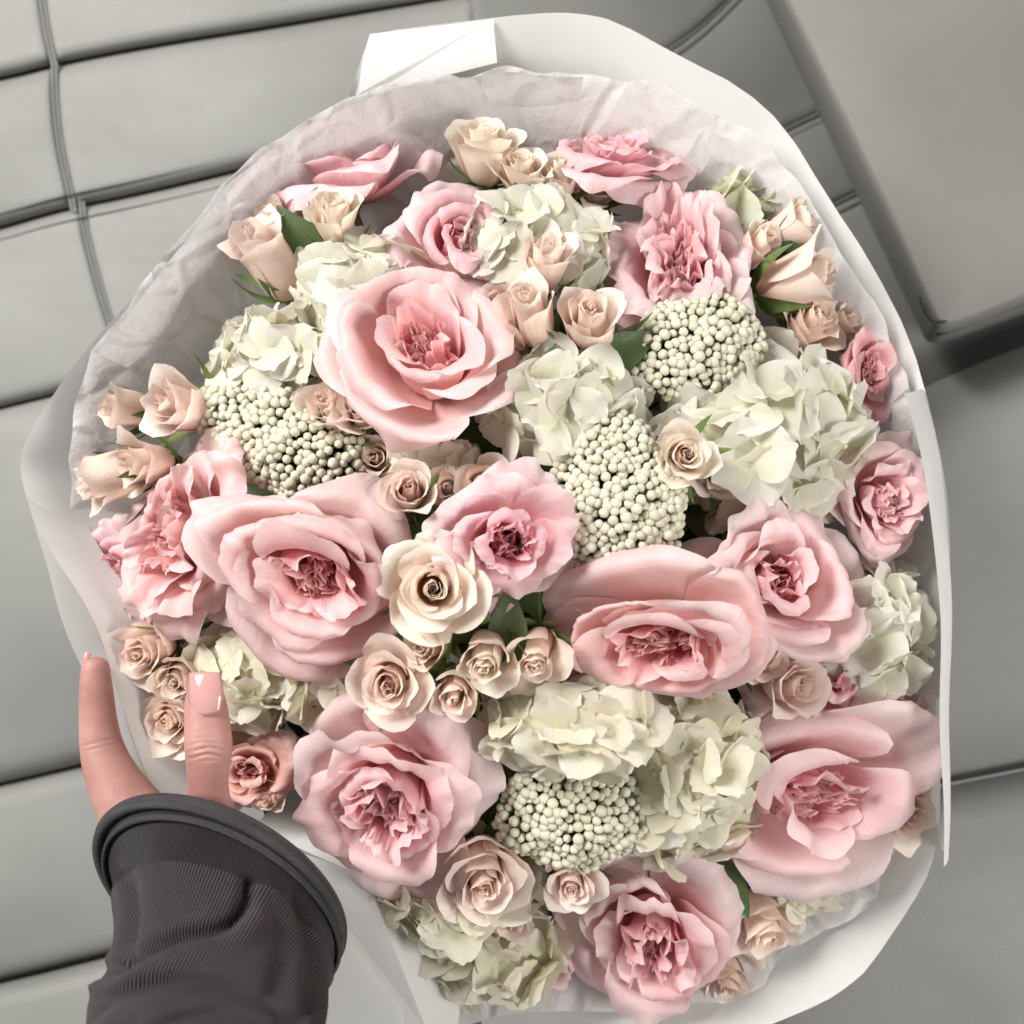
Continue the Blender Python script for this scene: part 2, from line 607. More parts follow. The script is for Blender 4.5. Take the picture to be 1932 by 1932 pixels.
def hydrangea(label, cx, cy, z, rx, ry, t=(0, 0), count=24, seed=0, cols=HCREAM, fl=66, rot=0.0, spread=1.15, depth=.75, jit=.45):
    """Mophead: florets of four petals over a dome; fl is the floret radius."""
    rng = random.Random(seed * 31 + 3)
    n = facing(*t)
    a, b = M(rx, z), M(ry, z)
    hgt = depth * (a + b) / 2
    loc = W(cx, cy, z) - n * hgt * .8
    mw = frame(loc, n, 0)
    root = thing('hydrangea', label, 'hydrangea', mw, 'hydrangea heads')
    f0 = M(fl * 1.12, z)
    for k in range(count):
        q = (k + .5) / count
        cz = 1 - q * spread
        sr = math.sqrt(max(0, 1 - cz * cz))
        an = k * 2.399963 + rng.uniform(-.25, .25)
        ux, uy, uz = sr * math.cos(an), sr * math.sin(an), cz
        shell = rng.uniform(.88, 1.06)
        kx, ky = max(.35, 1 - .55 * f0 / a), max(.35, 1 - .55 * f0 / b)
        p = Vector((ux * a * kx * shell, uy * b * ky * shell, uz * hgt * shell))
        nn = Vector((ux / a, uy / b, uz / hgt)).normalized()
        nn = (nn + Vector((rng.uniform(-1, 1), rng.uniform(-1, 1), rng.uniform(-1, 1))) * jit).normalized()
        fm = frame(p, nn, rng.uniform(0, 6.28))
        f = f0 * rng.uniform(.82, 1.12)
        fo = data_obj('floret', FLORET, root, fm @ Matrix.Scale(f * .9, 4))
        close = rng.uniform(-.15, .6)
        c = lerp3(cols[0], cols[1], rng.uniform(0, 1))
        for j in range(4):
            ang = j * math.pi / 2 + rng.uniform(-.16, .16)
            sc = rng.uniform(.95, 1.2)
            m = (Matrix.Rotation(ang, 4, 'Z') @ Matrix.Translation((.03, 0, .02 + .035 * (j % 2))) @
                 Matrix.Rotation(-close - rng.uniform(-.14, .14), 4, 'Y') @ Matrix.Rotation(rng.uniform(-.25, .25), 4, 'X') @
                 Matrix.Diagonal((sc, sc * rng.uniform(1.0, 1.25), sc, 1)))
            cc = lerp3(c, cols[rng.randint(0, 1)], .35)
            data_obj('petal', rng.choice(HP), fo, m, cc)
    add_stem(root, mw, n, 0.003, hgt * .1)
    # short branches that carry the florets
    bm_v, bm_f = [], []
    for k in range(9):
        an = k * 2.4
        rr = .75 * math.sqrt((k + .5) / 9)
        V, F = tube([(0, 0, -.2 * hgt), (rr * a * math.cos(an) * .4, rr * b * math.sin(an) * .4, .25 * hgt), (rr * a * math.cos(an), rr * b * math.sin(an), .6 * hgt)], [.0018, .0014, .001], 5)
        o = len(bm_v)
        bm_v += V
        bm_f += [tuple(i + o for i in f) for f in F]
    mesh_obj('branch', bm_v, bm_f, MAT['green'], root)
    return root


def bud_meshes():
    out = []
    for k in range(5):
        rng = np.random.RandomState(300 + k)
        n, rings = 10, 8
        V, F = [], []
        for j in range(rings):
            tt = j / (rings - 1)
            ph = math.pi * (0.06 + .94 * tt)
            for i in range(n):
                an = 2 * math.pi * i / n
                r = math.sin(ph)
                rib = 1 + (.05 if i % 2 else -.04) * (1 - tt)
                V.append((r * math.cos(an + tt * .5) * rib, r * math.sin(an + tt * .5) * rib, 1.06 * math.cos(ph) - (.10 if j == 0 else 0)))
        F = grid_faces(n, rings, True)
        F.append(tuple(range(n - 1, -1, -1)))
        V = np.array(V) * 0.003
        V *= rng.uniform(.95, 1.05, (1, 3))
        V += rng.uniform(-.00012, .00012, V.shape)
        o = mesh_obj('bud', V, [f[::-1] for f in F], MAT['bud'])
        out.append(o.data)
        bpy.data.objects.remove(o)
    return out


BUDS = bud_meshes()


def rice_flower(label, cx, cy, z, outline, t=(0, 0), count=260, seed=0, depth=.5, size=1.03, gap=15.3):
    """Rice flower head: hundreds of round buds on a lumpy dome. outline: function (angle) -> radius in photo units."""
    rng = random.Random(seed * 17 + 1)
    n = facing(*t)
    rmax = max(outline(i * .1) for i in range(63))
    hgt = M(rmax, z) * depth
    c = W(cx, cy, z)
    loc = c - n * hgt
    mw = frame(loc, n, 0)
    root = thing('rice_flower', label, 'rice flower', mw, 'rice flower clusters')
    pts = []
    tries = 0
    k = M(1, z)
    lump = [rng.uniform(0, 6.28) for _ in range(6)]
    while len(pts) < count and tries < 60000:
        tries += 1
        an = rng.uniform(0, 6.283)
        q = math.sqrt(rng.random())
        R = outline(an)
        x, y = q * R * math.cos(an), q * R * math.sin(an)
        hh = math.sqrt(max(0, 1 - .92 * q * q))
        lum = .10 * math.sin(x * .055 + lump[0]) * math.sin(y * .06 + lump[1]) + .05 * math.sin(x * .11 + lump[2]) * math.sin(y * .12 + lump[3])
        zz = hgt * (hh + lum) / k
        g = gap * rng.uniform(.85, 1.1)
        if any((x - a) ** 2 + (y - b) ** 2 + .8 * (zz - d) ** 2 < g * g for a, b, d in pts):
            continue
        pts.append((x, y, zz))
    # a lower storey of buds seen only through the gaps
    lv, lf_ = [], []
    bs = [np.array([v.co[:] for v in m.vertices]) for m in BUDS]
    bfc = [tuple(p.vertices) for p in BUDS[0].polygons]
    for (x, y, zz) in pts:
        if rng.random() < .5:
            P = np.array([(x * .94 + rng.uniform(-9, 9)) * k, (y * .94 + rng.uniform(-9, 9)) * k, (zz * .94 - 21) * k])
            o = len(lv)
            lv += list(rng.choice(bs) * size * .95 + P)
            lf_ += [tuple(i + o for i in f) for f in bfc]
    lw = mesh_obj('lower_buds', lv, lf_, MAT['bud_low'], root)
    lw['kind'] = 'stuff'
    bv, bf = [], []
    for (x, y, zz) in pts:
        zz += rng.uniform(-7, 3)
        P = Vector((x * k, y * k, zz * k))
        nn = Vector((x * .8, y * .8, zz + 20)).normalized() + Vector((rng.uniform(-.3, .3), rng.uniform(-.3, .3), 0))
        s = size * rng.uniform(.78, 1.1)
        data_obj('bud', rng.choice(BUDS), root, frame(P, nn, rng.uniform(0, 6.28)) @ Matrix.Scale(s, 4))
        e = Vector((P.x * .45, P.y * .45, P.z - .028))
        V, F = tube([P - Vector(nn) * .002, (P + e) / 2 - Vector((0, 0, .003)), e], [.0006, .0007, .0009], 4, cap=False)
        o = len(bv)
        bv += V
        bf += [tuple(i + o for i in f) for f in F]
    mesh_obj('branch', bv, bf, MAT['sepal'], root)
    add_stem(root, mw, n, .003, hgt - .03)
    return root


# === BUILD
# ------------------------------------------------------------------ the car seats behind the bouquet


def leather(name, c1, c2):
    n = NT(name)
    tc = n.n('ShaderNodeTexCoord').outputs['Object']
    big = n.noise(tc, 5.0, 2.0)
    c = n.mix(n.range(big, 0.3, 0.7), (*c1, 1), (*c2, 1))
    vor = n.n('ShaderNodeTexVoronoi', feature='DISTANCE_TO_EDGE')
    n.l(tc, vor.inputs['Vector'])
    vor.inputs['Scale'].default_value = 520
    grain = n.math('MINIMUM', vor.outputs['Distance'], 0.25)
    fine = n.noise(tc, 1400.0, 2.0)
    crease = n.noise(n.mapping(tc, (14, 40, 14), (0, 0, 0.5)), 1.0, 5.0, 0.65)
    h = n.math('ADD', n.math('MULTIPLY', grain, 1.2), n.math('MULTIPLY', fine, 0.25))
    h = n.math('ADD', h, n.math('MULTIPLY', crease, 0.9))
    nrm = n.bump(h, 0.34, 0.0014)
    return n.finish(n.principled(c, n.range(crease, 0.3, 0.7, 0.48, 0.60), 0.32, nrm))


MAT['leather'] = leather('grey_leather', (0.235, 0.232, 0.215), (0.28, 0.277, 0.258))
MAT['leather_shaded'] = leather('grey_leather_shaded', (0.15, 0.148, 0.135), (0.18, 0.177, 0.163))  # same grey leather with the shade of the rear strip put into its colour
MAT['leather_half_shade'] = leather('grey_leather_half_shade', (0.185, 0.178, 0.165), (0.215, 0.208, 0.193))  # the seat leather again, darkened to carry the bolster's shade in its colour
MAT['thread'] = simple('seat_thread', (0.03, 0.03, 0.028), 0.7, 0.2)
MAT['thread_light'] = simple('seat_thread_pale', (0.26, 0.26, 0.245), 0.6, 0.3)


def curve_at(pts, x):
    xs = [p[0] for p in pts]
    ys = [p[1] for p in pts]
    return float(np.interp(x, xs, ys))


def smooth_curve(pts, k=3):
    P = np.array(pts, float)
    for _ in range(k):
        Q = [P[0]]
        for a, b in zip(P[:-1], P[1:]):
            Q += [a * .75 + b * .25, a * .25 + b * .75]
        Q.append(P[-1])
        P = np.array(Q)
    return P


def panel(root, top, bot, left, right, z0, edge=26, drop=.016, crown=.006, tilt=(0, 0), mat='leather', nu=36, nv=26, gap=2.0, name='panel', side=None, soft=False):
    """Padded leather panel between two seam curves (y of x) and two side curves (x of y), photo units at height z0."""
    T, B = smooth_curve(top), smooth_curve(bot)
    Lc, Rc = smooth_curve(left), smooth_curve(right)
    V, UV = [], []
    # parameters packed towards the edges so that the rounding is smooth
    def packed(n):
        t = np.linspace(0, 1, n)
        return .5 - .5 * np.cos(np.pi * t) * (0.55 + .45 * np.abs(np.cos(np.pi * t)))
    us, vs = packed(nu), packed(nv)
    for v in vs:
        for u in us:
            y = 0.0
            x0 = curve_at([(q[1], q[0]) for q in Lc], 0)
            # bilinear by two passes: side curves are functions of y
            ym = (1 - v) * curve_at(T, 0.5 * (Lc[0][0] + Rc[0][0])) + v * curve_at(B, 0.5 * (Lc[-1][0] + Rc[-1][0]))
            for _ in range(3):
                xl = float(np.interp(ym, Lc[:, 1], Lc[:, 0])) + gap
                xr = float(np.interp(ym, Rc[:, 1], Rc[:, 0])) - gap
                x = xl + (xr - xl) * u
                yt, yb = float(np.interp(x, T[:, 0], T[:, 1])) + gap, float(np.interp(x, B[:, 0], B[:, 1])) - gap
                ym = yt + (yb - yt) * v
            du = min(u * (xr - xl), (1 - u) * (xr - xl))
            dv = min(v * (yb - yt), (1 - v) * (yb - yt))
            r = 1.0
            for dd, ed in ((du, side or edge), (dv, edge)):
                q = min(1, dd / ed)
                r *= (1 - (1 - q) ** 2) if soft else math.sqrt(max(0, 1 - (1 - q) ** 2))
            cr = math.sin(math.pi * u) * math.sin(math.pi * v)
            z = z0 - drop * (1 - r) + crown * cr + tilt[0] * (x - 966) / 966 + tilt[1] * (966 - y - ym) / 966
            V.append(W(x, ym, z))
            UV.append((u, v))
    F = grid_faces(nu, nv)
    F = [f[::-1] for f in F]
    return mesh_obj(name, V, F, MAT[mat], root, UV)


def seam_tube(root, pts, z, r, mat, name='seam', tilt=(0, 0), n=6):
    P = smooth_curve(pts)
    path = [W(x, y, z + tilt[0] * (x - 966) / 966 + tilt[1] * (966 - y) / 966) for x, y in P]
    V, F = tube(path, r, n)
    return mesh_obj(name, V, F, MAT[mat], root)


bench = thing('car_seat', 'light grey leather car seat with wide stitched padded rows, left of the bouquet', 'car seat')
ZS = -0.36
B0 = [(-500, 235), (0, 152), (110, 121), (300, 85), (500, 54), (700, 20), (850, -5), (1100, -50)]
B1 = [(-500, 560), (0, 432), (110, 398), (250, 370), (420, 330), (600, 285), (900, 215), (1100, 175)]
B2 = [(-500, 900), (0, 771), (110, 745), (250, 705), (500, 640), (900, 540), (1100, 500)]
B3 = [(-500, 1590), (0, 1480), (160, 1442), (400, 1385), (900, 1280)]
B4 = [(-500, 1960), (0, 1856), (220, 1800), (400, 1760), (900, 1650)]
BT = [(-500, -230), (0, -260), (1100, -420)]
BB = [(-500, 2330), (0, 2230), (900, 2050)]
lf = [(-420, -600), (-420, 2600)]
s0 = [(60, -400), (72, -60), (88, 60), (104, 126)]
s1 = [(103, 118), (104, 190), (112, 270), (136, 378), (140, 400)]
s2 = [(154, 380), (162, 440), (184, 525), (212, 620), (250, 720), (262, 760)]
rt0 = [(858, -400), (862, -10), (884, 40), (884, 60)]
rt = [(900, -600), (900, 2600)]
for k, (tp, bt, sd) in enumerate(((BT, B0, s0), (B0, B1, s1), (B1, B2, s2))):
    dz = -.0 * k
    tl = (0, 0)
    e = 30 if k == 1 else 24
    panel(bench, tp, bt, lf, sd, ZS + dz, edge=e, drop=.020, gap=2, side=9)
    panel(bench, tp, bt, sd, rt0 if k == 0 else rt, ZS + dz, edge=e, drop=.020, gap=2, side=9)
panel(bench, B2, B3, lf, rt, ZS + .01, edge=34, drop=.022, crown=.018)
panel(bench, B3, B4, lf, rt, ZS + .005, edge=34, drop=.022, crown=.014)
panel(bench, B4, BB, lf, rt, ZS + .03, edge=40, drop=.03, crown=.012)
for sd in (s0[1:], s1, s2):
    for off in (-3.6, 3.6):
        seam_tube(bench, [(x + off, y) for x, y in sd], ZS - .0026, .0013, 'leather', 'piping')
seam_tube(bench, [(x, y - 26) for x, y in B1], ZS + .0004, .0007, 'thread', 'stitching')
seam_tube(bench, [(x, y + 22) for x, y in B1], ZS + .0002, .0006, 'thread', 'stitching')
# backing board below the gaps
mesh_obj('backing', [W(-700, -700, ZS - .03), W(-700, 2600, ZS - .03), W(1500, 2600, ZS - .03), W(1500, -700, ZS - .03)], [(0, 1, 2, 3)], MAT['leather_shaded'], bench, smooth=False)

side = thing('rear_seat', 'dark shaded strip of grey seat with raised piping, behind the upper right paper', 'seat back')
ZR = -0.36
q0 = [(860, 150), (1130, 165), (1280, 96), (1385, 2), (1500, -130)]
q1 = [(1100, 440), (1380, 300), (1480, 252), (1540, 224), (1700, 150)]
q2 = [(1150, 600), (1460, 445), (1560, 399), (1616, 371), (1800, 290)]
q3 = [(1200, 1000), (1500, 850), (1740, 716), (1932, 640), (2100, 590)]
qT = [(860, -380), (1500, -480), (1700, -480)]
ql = [(872, -600), (872, 1200)]
qr = [(1640, -700), (1640, 1200)]
panel(side, qT, q0, [(868, -600), (868, 0), (890, 60), (890, 500)], qr, ZR, edge=22, drop=.012, mat='leather_shaded')
panel(side, q0, q1, [(1150, -600), (1150, 1200)], qr, ZR - .004, edge=22, drop=.012, mat='leather_shaded')
panel(side, q1, q2, [(1200, -600), (1200, 1200)], [(1800, -700), (1800, 1200)], ZR - .006, edge=22, drop=.012, mat='leather_shaded')
panel(side, q2, [(x, y + 150) for x, y in q3], [(1250, -600), (1250, 1500)], [(2000, -700), (2000, 1200)], ZR - .010, edge=22, drop=.012, mat='leather_shaded')
for q, dz in ((q0, 0), (q1, -.004), (q2, -.006)):
    for off in (-9, 9):
        seam_tube(side, [(x, y + off) for x, y in q[1:]], ZR + dz - .006, .0045, 'leather_shaded', 'piping')


def cushion(root, outline, z_top, thick, bevel, center, mat, rings=9):
    """Puffy slab: a rounded outline with a quarter-round border, closed top."""
    P = smooth_curve(outline + [outline[0]], 2)[:-1]
    N = len(P)
    C = np.array(center, float)
    V = []
    for k in range(rings):
        a = math.pi / 2 * k / (rings - 1)
        ins, z = bevel * (1 - math.cos(a)), z_top - thick + thick * math.sin(a)
        for p in P:
            d = C - p
            d = d / np.linalg.norm(d)
            q = p + d * ins
            V.append(W(q[0], q[1], z))
    # closing rings towards the centre
    last = [P[i] + (C - P[i]) / np.linalg.norm(C - P[i]) * bevel for i in range(N)]
    for f in (.25, .55, .85):
        for p in last:
            q = p + (C - p) * f
            V.append(W(q[0], q[1], z_top + .012 * f))
    F = grid_faces(N, rings + 3, True)
    F.append(tuple(range((rings + 2) * N, (rings + 3) * N)))
    return mesh_obj('cushion', V, F, MAT[mat], root)


bol = thing('seat_bolster', 'large smooth grey leather bolster with rounded stitched corner at the upper right', 'seat bolster')
ZB = -0.20
cushion(bol, [(1300, -330), (1372, -160), (1445, 0), (1600, 332), (1700, 545), (1738, 628), (1752, 648), (1786, 645), (1932, 592), (2200, 490), (2700, 300), (2700, -330), (2000, -420)], ZB, .13, 52, (2150, 60), 'leather_half_shade')
seam_tube(bol, [(1735, 560), (1745, 590), (1762, 612), (1800, 600), (1932, 548), (2200, 445)], ZB - .0015, .0012, 'thread', 'stitching')
seam_tube(bol, [(1765, 634), (1800, 622), (1932, 573), (2200, 470)], ZB - .0235, .0012, 'thread', 'stitching')

low = thing('seat_cushion', 'plump grey leather seat cushion with one seam, along the right edge below the bolster', 'seat cushion')
ZC = -0.27
c0 = [(1300, 960), (1600, 800), (1700, 752), (1800, 702), (1932, 650), (2100, 588), (2500, 440)]
c1 = [(1300, 1590), (1600, 1520), (1790, 1479), (1932, 1452), (2100, 1415), (2500, 1330)]
c2 = [(1300, 2500), (1932, 2380), (2500, 2260)]
cl = [(1420, 400), (1420, 2700)]
cr_ = [(2420, 300), (2420, 2700)]
panel(low, c0, c1, cl, cr_, ZC, edge=130, drop=.040, crown=.014, soft=True)
panel(low, c1, c2, cl, cr_, ZC + .002, edge=60, drop=.018, crown=.012, soft=True)

# ------------------------------------------------------------------ paper and tissue


def paper_mat():
    n = NT('white_paper')
    tc = n.n('ShaderNodeTexCoord').outputs['Object']
    fib = n.noise(tc, 600.0, 3.0)
    wav = n.noise(tc, 9.0, 2.0)
    c = n.mix(n.range(wav, .3, .7), (0.72, 0.71, 0.69, 1), (0.68, 0.67, 0.645, 1))
    nrm = n.bump(n.math('ADD', n.math('MULTIPLY', fib, .05), wav), .25, .004)
    p = n.principled(c, .55, .3, nrm)
    t = n.n('ShaderNodeBsdfTranslucent')
    n.l(c, t.inputs[0])
    mx = n.n('ShaderNodeMixShader')
    mx.inputs[0].default_value = .22
    n.l(p, mx.inputs[1])
    n.l(t.outputs[0], mx.inputs[2])
    return n.finish(mx.outputs[0])


def tissue_mat(name, clear):
    n = NT(name)
    tc = n.n('ShaderNodeTexCoord').outputs['Object']
    fib = n.noise(n.mapping(tc, (60, 60, 20), (.4, .2, .8)), 1.0, 6.0, .65)
    fine = n.noise(tc, 240.0, 4.0, .6)
    vor = n.n('ShaderNodeTexVoronoi', feature='DISTANCE_TO_EDGE')
    warp = n.n('ShaderNodeVectorMath', operation='ADD')
    n.l(tc, warp.inputs[0])
    wn = n.n('ShaderNodeTexNoise')
    n.l(tc, wn.inputs['Vector'])
    wn.inputs['Scale'].default_value = 14
    sc = n.n('ShaderNodeVectorMath', operation='SCALE')
    n.l(wn.outputs['Color'], sc.inputs[0])
    sc.inputs['Scale'].default_value = .06
    n.l(sc.outputs[0], warp.inputs[1])
    n.l(warp.outputs[0], vor.inputs['Vector'])
    vor.inputs['Scale'].default_value = 22
    crease = n.range(vor.outputs['Distance'], 0.0, .16)
    h = n.math('ADD', n.math('MULTIPLY', fib, .5), n.math('MULTIPLY', crease, .55))
    h = n.math('ADD', h, n.math('MULTIPLY', fine, .12))
    nrm = n.bump(h, .75, .005)
    c = n.mix(n.range(fib, .35, .65), (0.74, 0.70, 0.69, 1), (0.79, 0.77, 0.76, 1))
    p = n.principled(c, .42, .35, nrm)
    t = n.n('ShaderNodeBsdfTranslucent')
    n.l(c, t.inputs[0])
    n.l(nrm, t.inputs[1])
    mx = n.n('ShaderNodeMixShader')
    mx.inputs[0].default_value = .4
    n.l(p, mx.inputs[1])
    n.l(t.outputs[0], mx.inputs[2])
    tr = n.n('ShaderNodeBsdfTransparent')
    m2 = n.n('ShaderNodeMixShader')
    n.l(n.range(fib, .3, .7, max(0, clear - .1), clear + .1), m2.inputs[0])
    n.l(mx.outputs[0], m2.inputs[1])
    n.l(tr.outputs[0], m2.inputs[2])
    return n.finish(m2.outputs[0])


MAT['paper'] = paper_mat()
MAT['tissue'] = tissue_mat('tissue', .10)
MAT['veil'] = tissue_mat('thin_tissue', .62)


def vnoise(P, k, seed, octs=3):
    """Smooth pseudo-noise at points P."""
    rng = np.random.RandomState(seed)
    out = np.zeros(len(P))
    amp = 1.0
    for o in range(octs):
        for _ in range(4):
            K = rng.normal(0, 1, 3) * k * (1.9 ** o)
            out += amp * np.sin(P @ K + rng.uniform(0, 6.28))
        amp *= .55
    return out / 4


def resample(P, n):
    P = np.array(P, float)
    d = np.concatenate([[0], np.cumsum(np.linalg.norm(np.diff(P, axis=0), axis=1))])
    t = np.linspace(0, d[-1], n)
    return np.stack([np.interp(t, d, P[:, i]) for i in range(P.shape[1])], 1)


def chaikin(P, k):
    P = np.array(P, float)
    for _ in range(k):
        Q = [P[0]]
        for a, b in zip(P[:-1], P[1:]):
            Q += [a * .75 + b * .25, a * .25 + b * .75]
        Q.append(P[-1])
        P = np.array(Q)
    return P


def wrap_sheet(root, rim, mat, n=110, rows=22, waist=.055, zw=-.37, flare=.35, amp=.002, k=55, seed=0, smooth=2, depth=1.0, name='sheet', roll=0.0, edge_amp=1.0, thick=0.0004):
    """Sheet hanging from a traced rim (px, py, z) down to the gathered waist of the bouquet."""
    R = resample(chaikin(rim, smooth), n)
    V, UV = [], []
    rimw = np.array([W(*p) for p in R])
    for j in range(rows):
        q = (j / (rows - 1)) ** 1.25 * depth
        for i in range(n):
            p = rimw[i]
            rad = math.hypot(p[0], p[1]) + 1e-6
            w = np.array([p[0] / rad * waist, p[1] / rad * waist - .02, zw])
            # horizontal run leads, the drop follows: a flared mouth
            hq = q * (1 - flare * .0)
            zq = q ** (1 + flare)
            pt = np.array([p[0] + (w[0] - p[0]) * hq, p[1] + (w[1] - p[1]) * hq, p[2] + (w[2] - p[2]) * zq])
            V.append(pt)
            UV.append((i / (n - 1), q))
    V = np.array(V)
    nz = vnoise(V, k, seed, 3)
    # creases: fold the noise so that ridges are sharp
    rid = 1 - np.abs(vnoise(V, k * .7, seed + 50, 2)) * 1.6
    rad = V[:, :2] / (np.linalg.norm(V[:, :2], axis=1, keepdims=True) + 1e-6)
    disp = amp * (nz * .7 + rid * .8)
    V[:, 0] += rad[:, 0] * disp
    V[:, 1] += rad[:, 1] * disp
    V[:, 2] += disp * .7
    return mesh_obj(name, V, grid_faces(n, rows), MAT[mat], root, UV)


paper = thing('wrapping_paper', 'stiff white wrapping paper folded round the whole bouquet', 'wrapping paper')
# back sheet: the tall collar over the top and down the right
wrap_sheet(paper, [(640, 260, -.045), (657, 190, -.04), (697, 62, -.04), (850, 42, -.04), (1010, 22, -.04), (1090, 22, -.04), (1160, 36, -.04), (1290, 108, -.045), (1400, 163, -.045),
                   (1482, 238, -.05), (1560, 372, -.05), (1640, 492, -.05), (1718, 640, -.05), (1758, 780, -.045), (1783, 900, -.04), (1791, 1010, -.04), (1789, 1130, -.04), (1781, 1320, -.04)],
           'paper', n=140, amp=.0006, k=14, seed=1, smooth=1, flare=.15)
# folded-over flap at the top left of the collar
V = [W(698, 64, -.0393), W(930, 36, -.0393), W(938, 118, -.0425), W(700, 178, -.0445), W(660, 186, -.0432)]
mesh_obj('folded_corner', V, [(0, 1, 2, 3, 4)], MAT['paper'], paper, smooth=False)
# left sheet
wrap_sheet(paper, [(330, 480, -.06), (225, 590, -.055), (140, 690, -.05), (82, 775, -.045), (47, 830, -.04), (37, 880, -.04), (48, 930, -.04), (62, 975, -.04), (92, 1065, -.035), (120, 1180, -.03),
                   (150, 1250, -.03), (190, 1330, -.028), (235, 1420, -.028), (300, 1515, -.03), (380, 1600, -.03)],
           'paper', n=100, amp=.0009, k=18, seed=2, smooth=2, flare=.15)
# second fold of the left sheet, the pale band that runs under the fingers
wrap_sheet(paper, [(40, 900, -.044), (64, 978, -.036), (100, 1045, -.024), (160, 1130, -.012), (196, 1210, -.006), (222, 1300, -.004), (255, 1400, -.004), (300, 1512, -.006), (360, 1600, -.01)],
           'paper', n=70, amp=.0007, k=18, seed=7, smooth=2, flare=.0, depth=.085)
# bottom right sheet
wrap_sheet(paper, [(1774, 1440, -.07), (1772, 1560, -.06), (1758, 1640, -.06), (1722, 1708, -.06), (1640, 1828, -.06), (1600, 1862, -.06), (1555, 1892, -.06), (1450, 1934, -.06), (1300, 1990, -.06), (1100, 2040, -.06), (900, 2060, -.06)],
           'paper', n=90, amp=.0006, k=14, seed=3, smooth=1, flare=.15)
# right flap standing up beside the blooms, seen almost edge on: it leans in over them
ra = resample(chaikin([(1706, 742, -.018), (1722, 800, -.008), (1745, 900, .0), (1763, 1000, .004), (1771, 1120, .006), (1774, 1250, .006), (1776, 1420, .004), (1781, 1636, .0)], 2), 70)
rb_ = resample(chaikin([(1738, 730, -.055), (1756, 790, -.055), (1779, 900, -.055), (1788, 1000, -.055), (1789, 1120, -.055), (1787, 1250, -.055), (1783, 1420, -.055), (1774, 1600, -.060)], 2), 70)
V = []
for j_ in range(10):
    q = j_ / 9
    for i_ in range(70):
        p = np.array(W(*ra[i_])) * (1 - q) + np.array(W(*rb_[i_])) * q
        p[0] += .004 * math.sin(math.pi * q) + .0008 * math.sin(i_ * .23)
        V.append(p)
mesh_obj('standing_flap', V, grid_faces(70, 10), MAT['paper'], paper)
# front sheet under the sleeve
wrap_sheet(paper, [(480, 1560, -.05), (560, 1600, -.03), (690, 1655, -.012), (720, 1735, -.010), (760, 1835, -.010), (800, 1935, -.010), (850, 2060, -.01)],
           'paper', n=70, rows=16, amp=.0005, k=12, seed=5, smooth=1, flare=.1, depth=.18, name='sheet')
V = [W(540, 1600, -.016), W(688, 1650, -.010), W(806, 1945, -.009), W(850, 2120, -.009), W(560, 2160, .0), W(470, 1800, .0)]
fp = mesh_obj('front_flap', V, [(0, 1, 2, 3, 4, 5)[::-1]], MAT['paper'], paper, smooth=False)
V = [W(640, 1745, -.005), W(760, 1905, -.006), W(770, 1990, -.005), W(600, 2050, .002), W(560, 1850, .003)]
mesh_obj('front_fold', V, [(0, 1, 2, 3, 4)[::-1]], MAT['paper'], paper, smooth=False)

tissue = thing('tissue_paper', 'thin crinkled white tissue paper lining the wrap between paper and blooms', 'tissue paper')
wrap_sheet(tissue, [(134, 960, -.035), (136, 860, -.03), (145, 760, -.03), (180, 662, -.028), (235, 588, -.026), (300, 508, -.026), (370, 418, -.026), (420, 350, -.026), (490, 288, -.026), (560, 240, -.026),
                    (657, 190, -.026), (750, 160, -.028), (960, 135, -.030), (1100, 147, -.03), (1240, 167, -.03), (1330, 200, -.03), (1440, 265, -.035), (1530, 385, -.04),
                    (1600, 505, -.04), (1660, 610, -.045), (1706, 720, -.045), (1740, 850, -.045), (1765, 1000, -.045), (1768, 1200, -.05), (1766, 1400, -.05)],
           'tissue', n=260, rows=60, amp=.0026, k=70, seed=11, smooth=0, flare=.30)
# the folded hem of the tissue on the left
wrap_sheet(tissue, [(182, 668, -.020), (237, 596, -.018), (302, 516, -.018), (372, 428, -.018), (424, 358, -.018), (494, 296, -.018), (564, 248, -.018), (660, 197, -.018), (752, 166, -.02), (960, 139, -.022), (1100, 150, -.024)],
           'tissue', n=120, rows=10, amp=.0012, k=60, seed=13, smooth=0, flare=.0, depth=.13, name='hem')
wrap_sheet(tissue, [(1768, 1380, -.075), (1762, 1490, -.07), (1735, 1590, -.07), (1702, 1672, -.07), (1642, 1718, -.07), (1492, 1782, -.07), (1442, 1862, -.07), (1332, 1886, -.07), (1200, 1901, -.07), (1000, 1906, -.07), (880, 1930, -.07), (720, 1980, -.06)],
           'tissue', n=160, rows=40, amp=.0028, k=60, seed=12, smooth=0, flare=.30)
# the veil over the shaded blooms on the left
wrap_sheet(tissue, [(158, 1100, -.032), (170, 1150, -.022), (200, 1235, -.004), (228, 1330, -.003), (262, 1430, -.004), (310, 1530, -.008)],
           'veil', n=70, rows=14, amp=.0012, k=60, seed=14, smooth=1, flare=-.4, depth=.17, name='veil')

# ------------------------------------------------------------------ blooms


def zd(cx, cy, lift=0.0):
    r2 = ((cx - 960) ** 2 + (cy - 1060) ** 2) / 820.0 ** 2
    return .045 - .100 * r2 + lift


def GR(label, cx, cy, R, lift=0.0, t=None, **kw):
    z = zd(cx, cy, lift)
    return garden_rose(label, cx, cy, z, R, t, group='large pink garden roses', **kw)


def SR(label, cx, cy, R, t, op, cols=PEACH, lift=0.0, **kw):
    SR.k += 1
    return spray_rose(label, cx, cy, zd(cx, cy, lift), R * 1.12, t, op, SR.k, cols=cols, **kw)


SR.k = 0


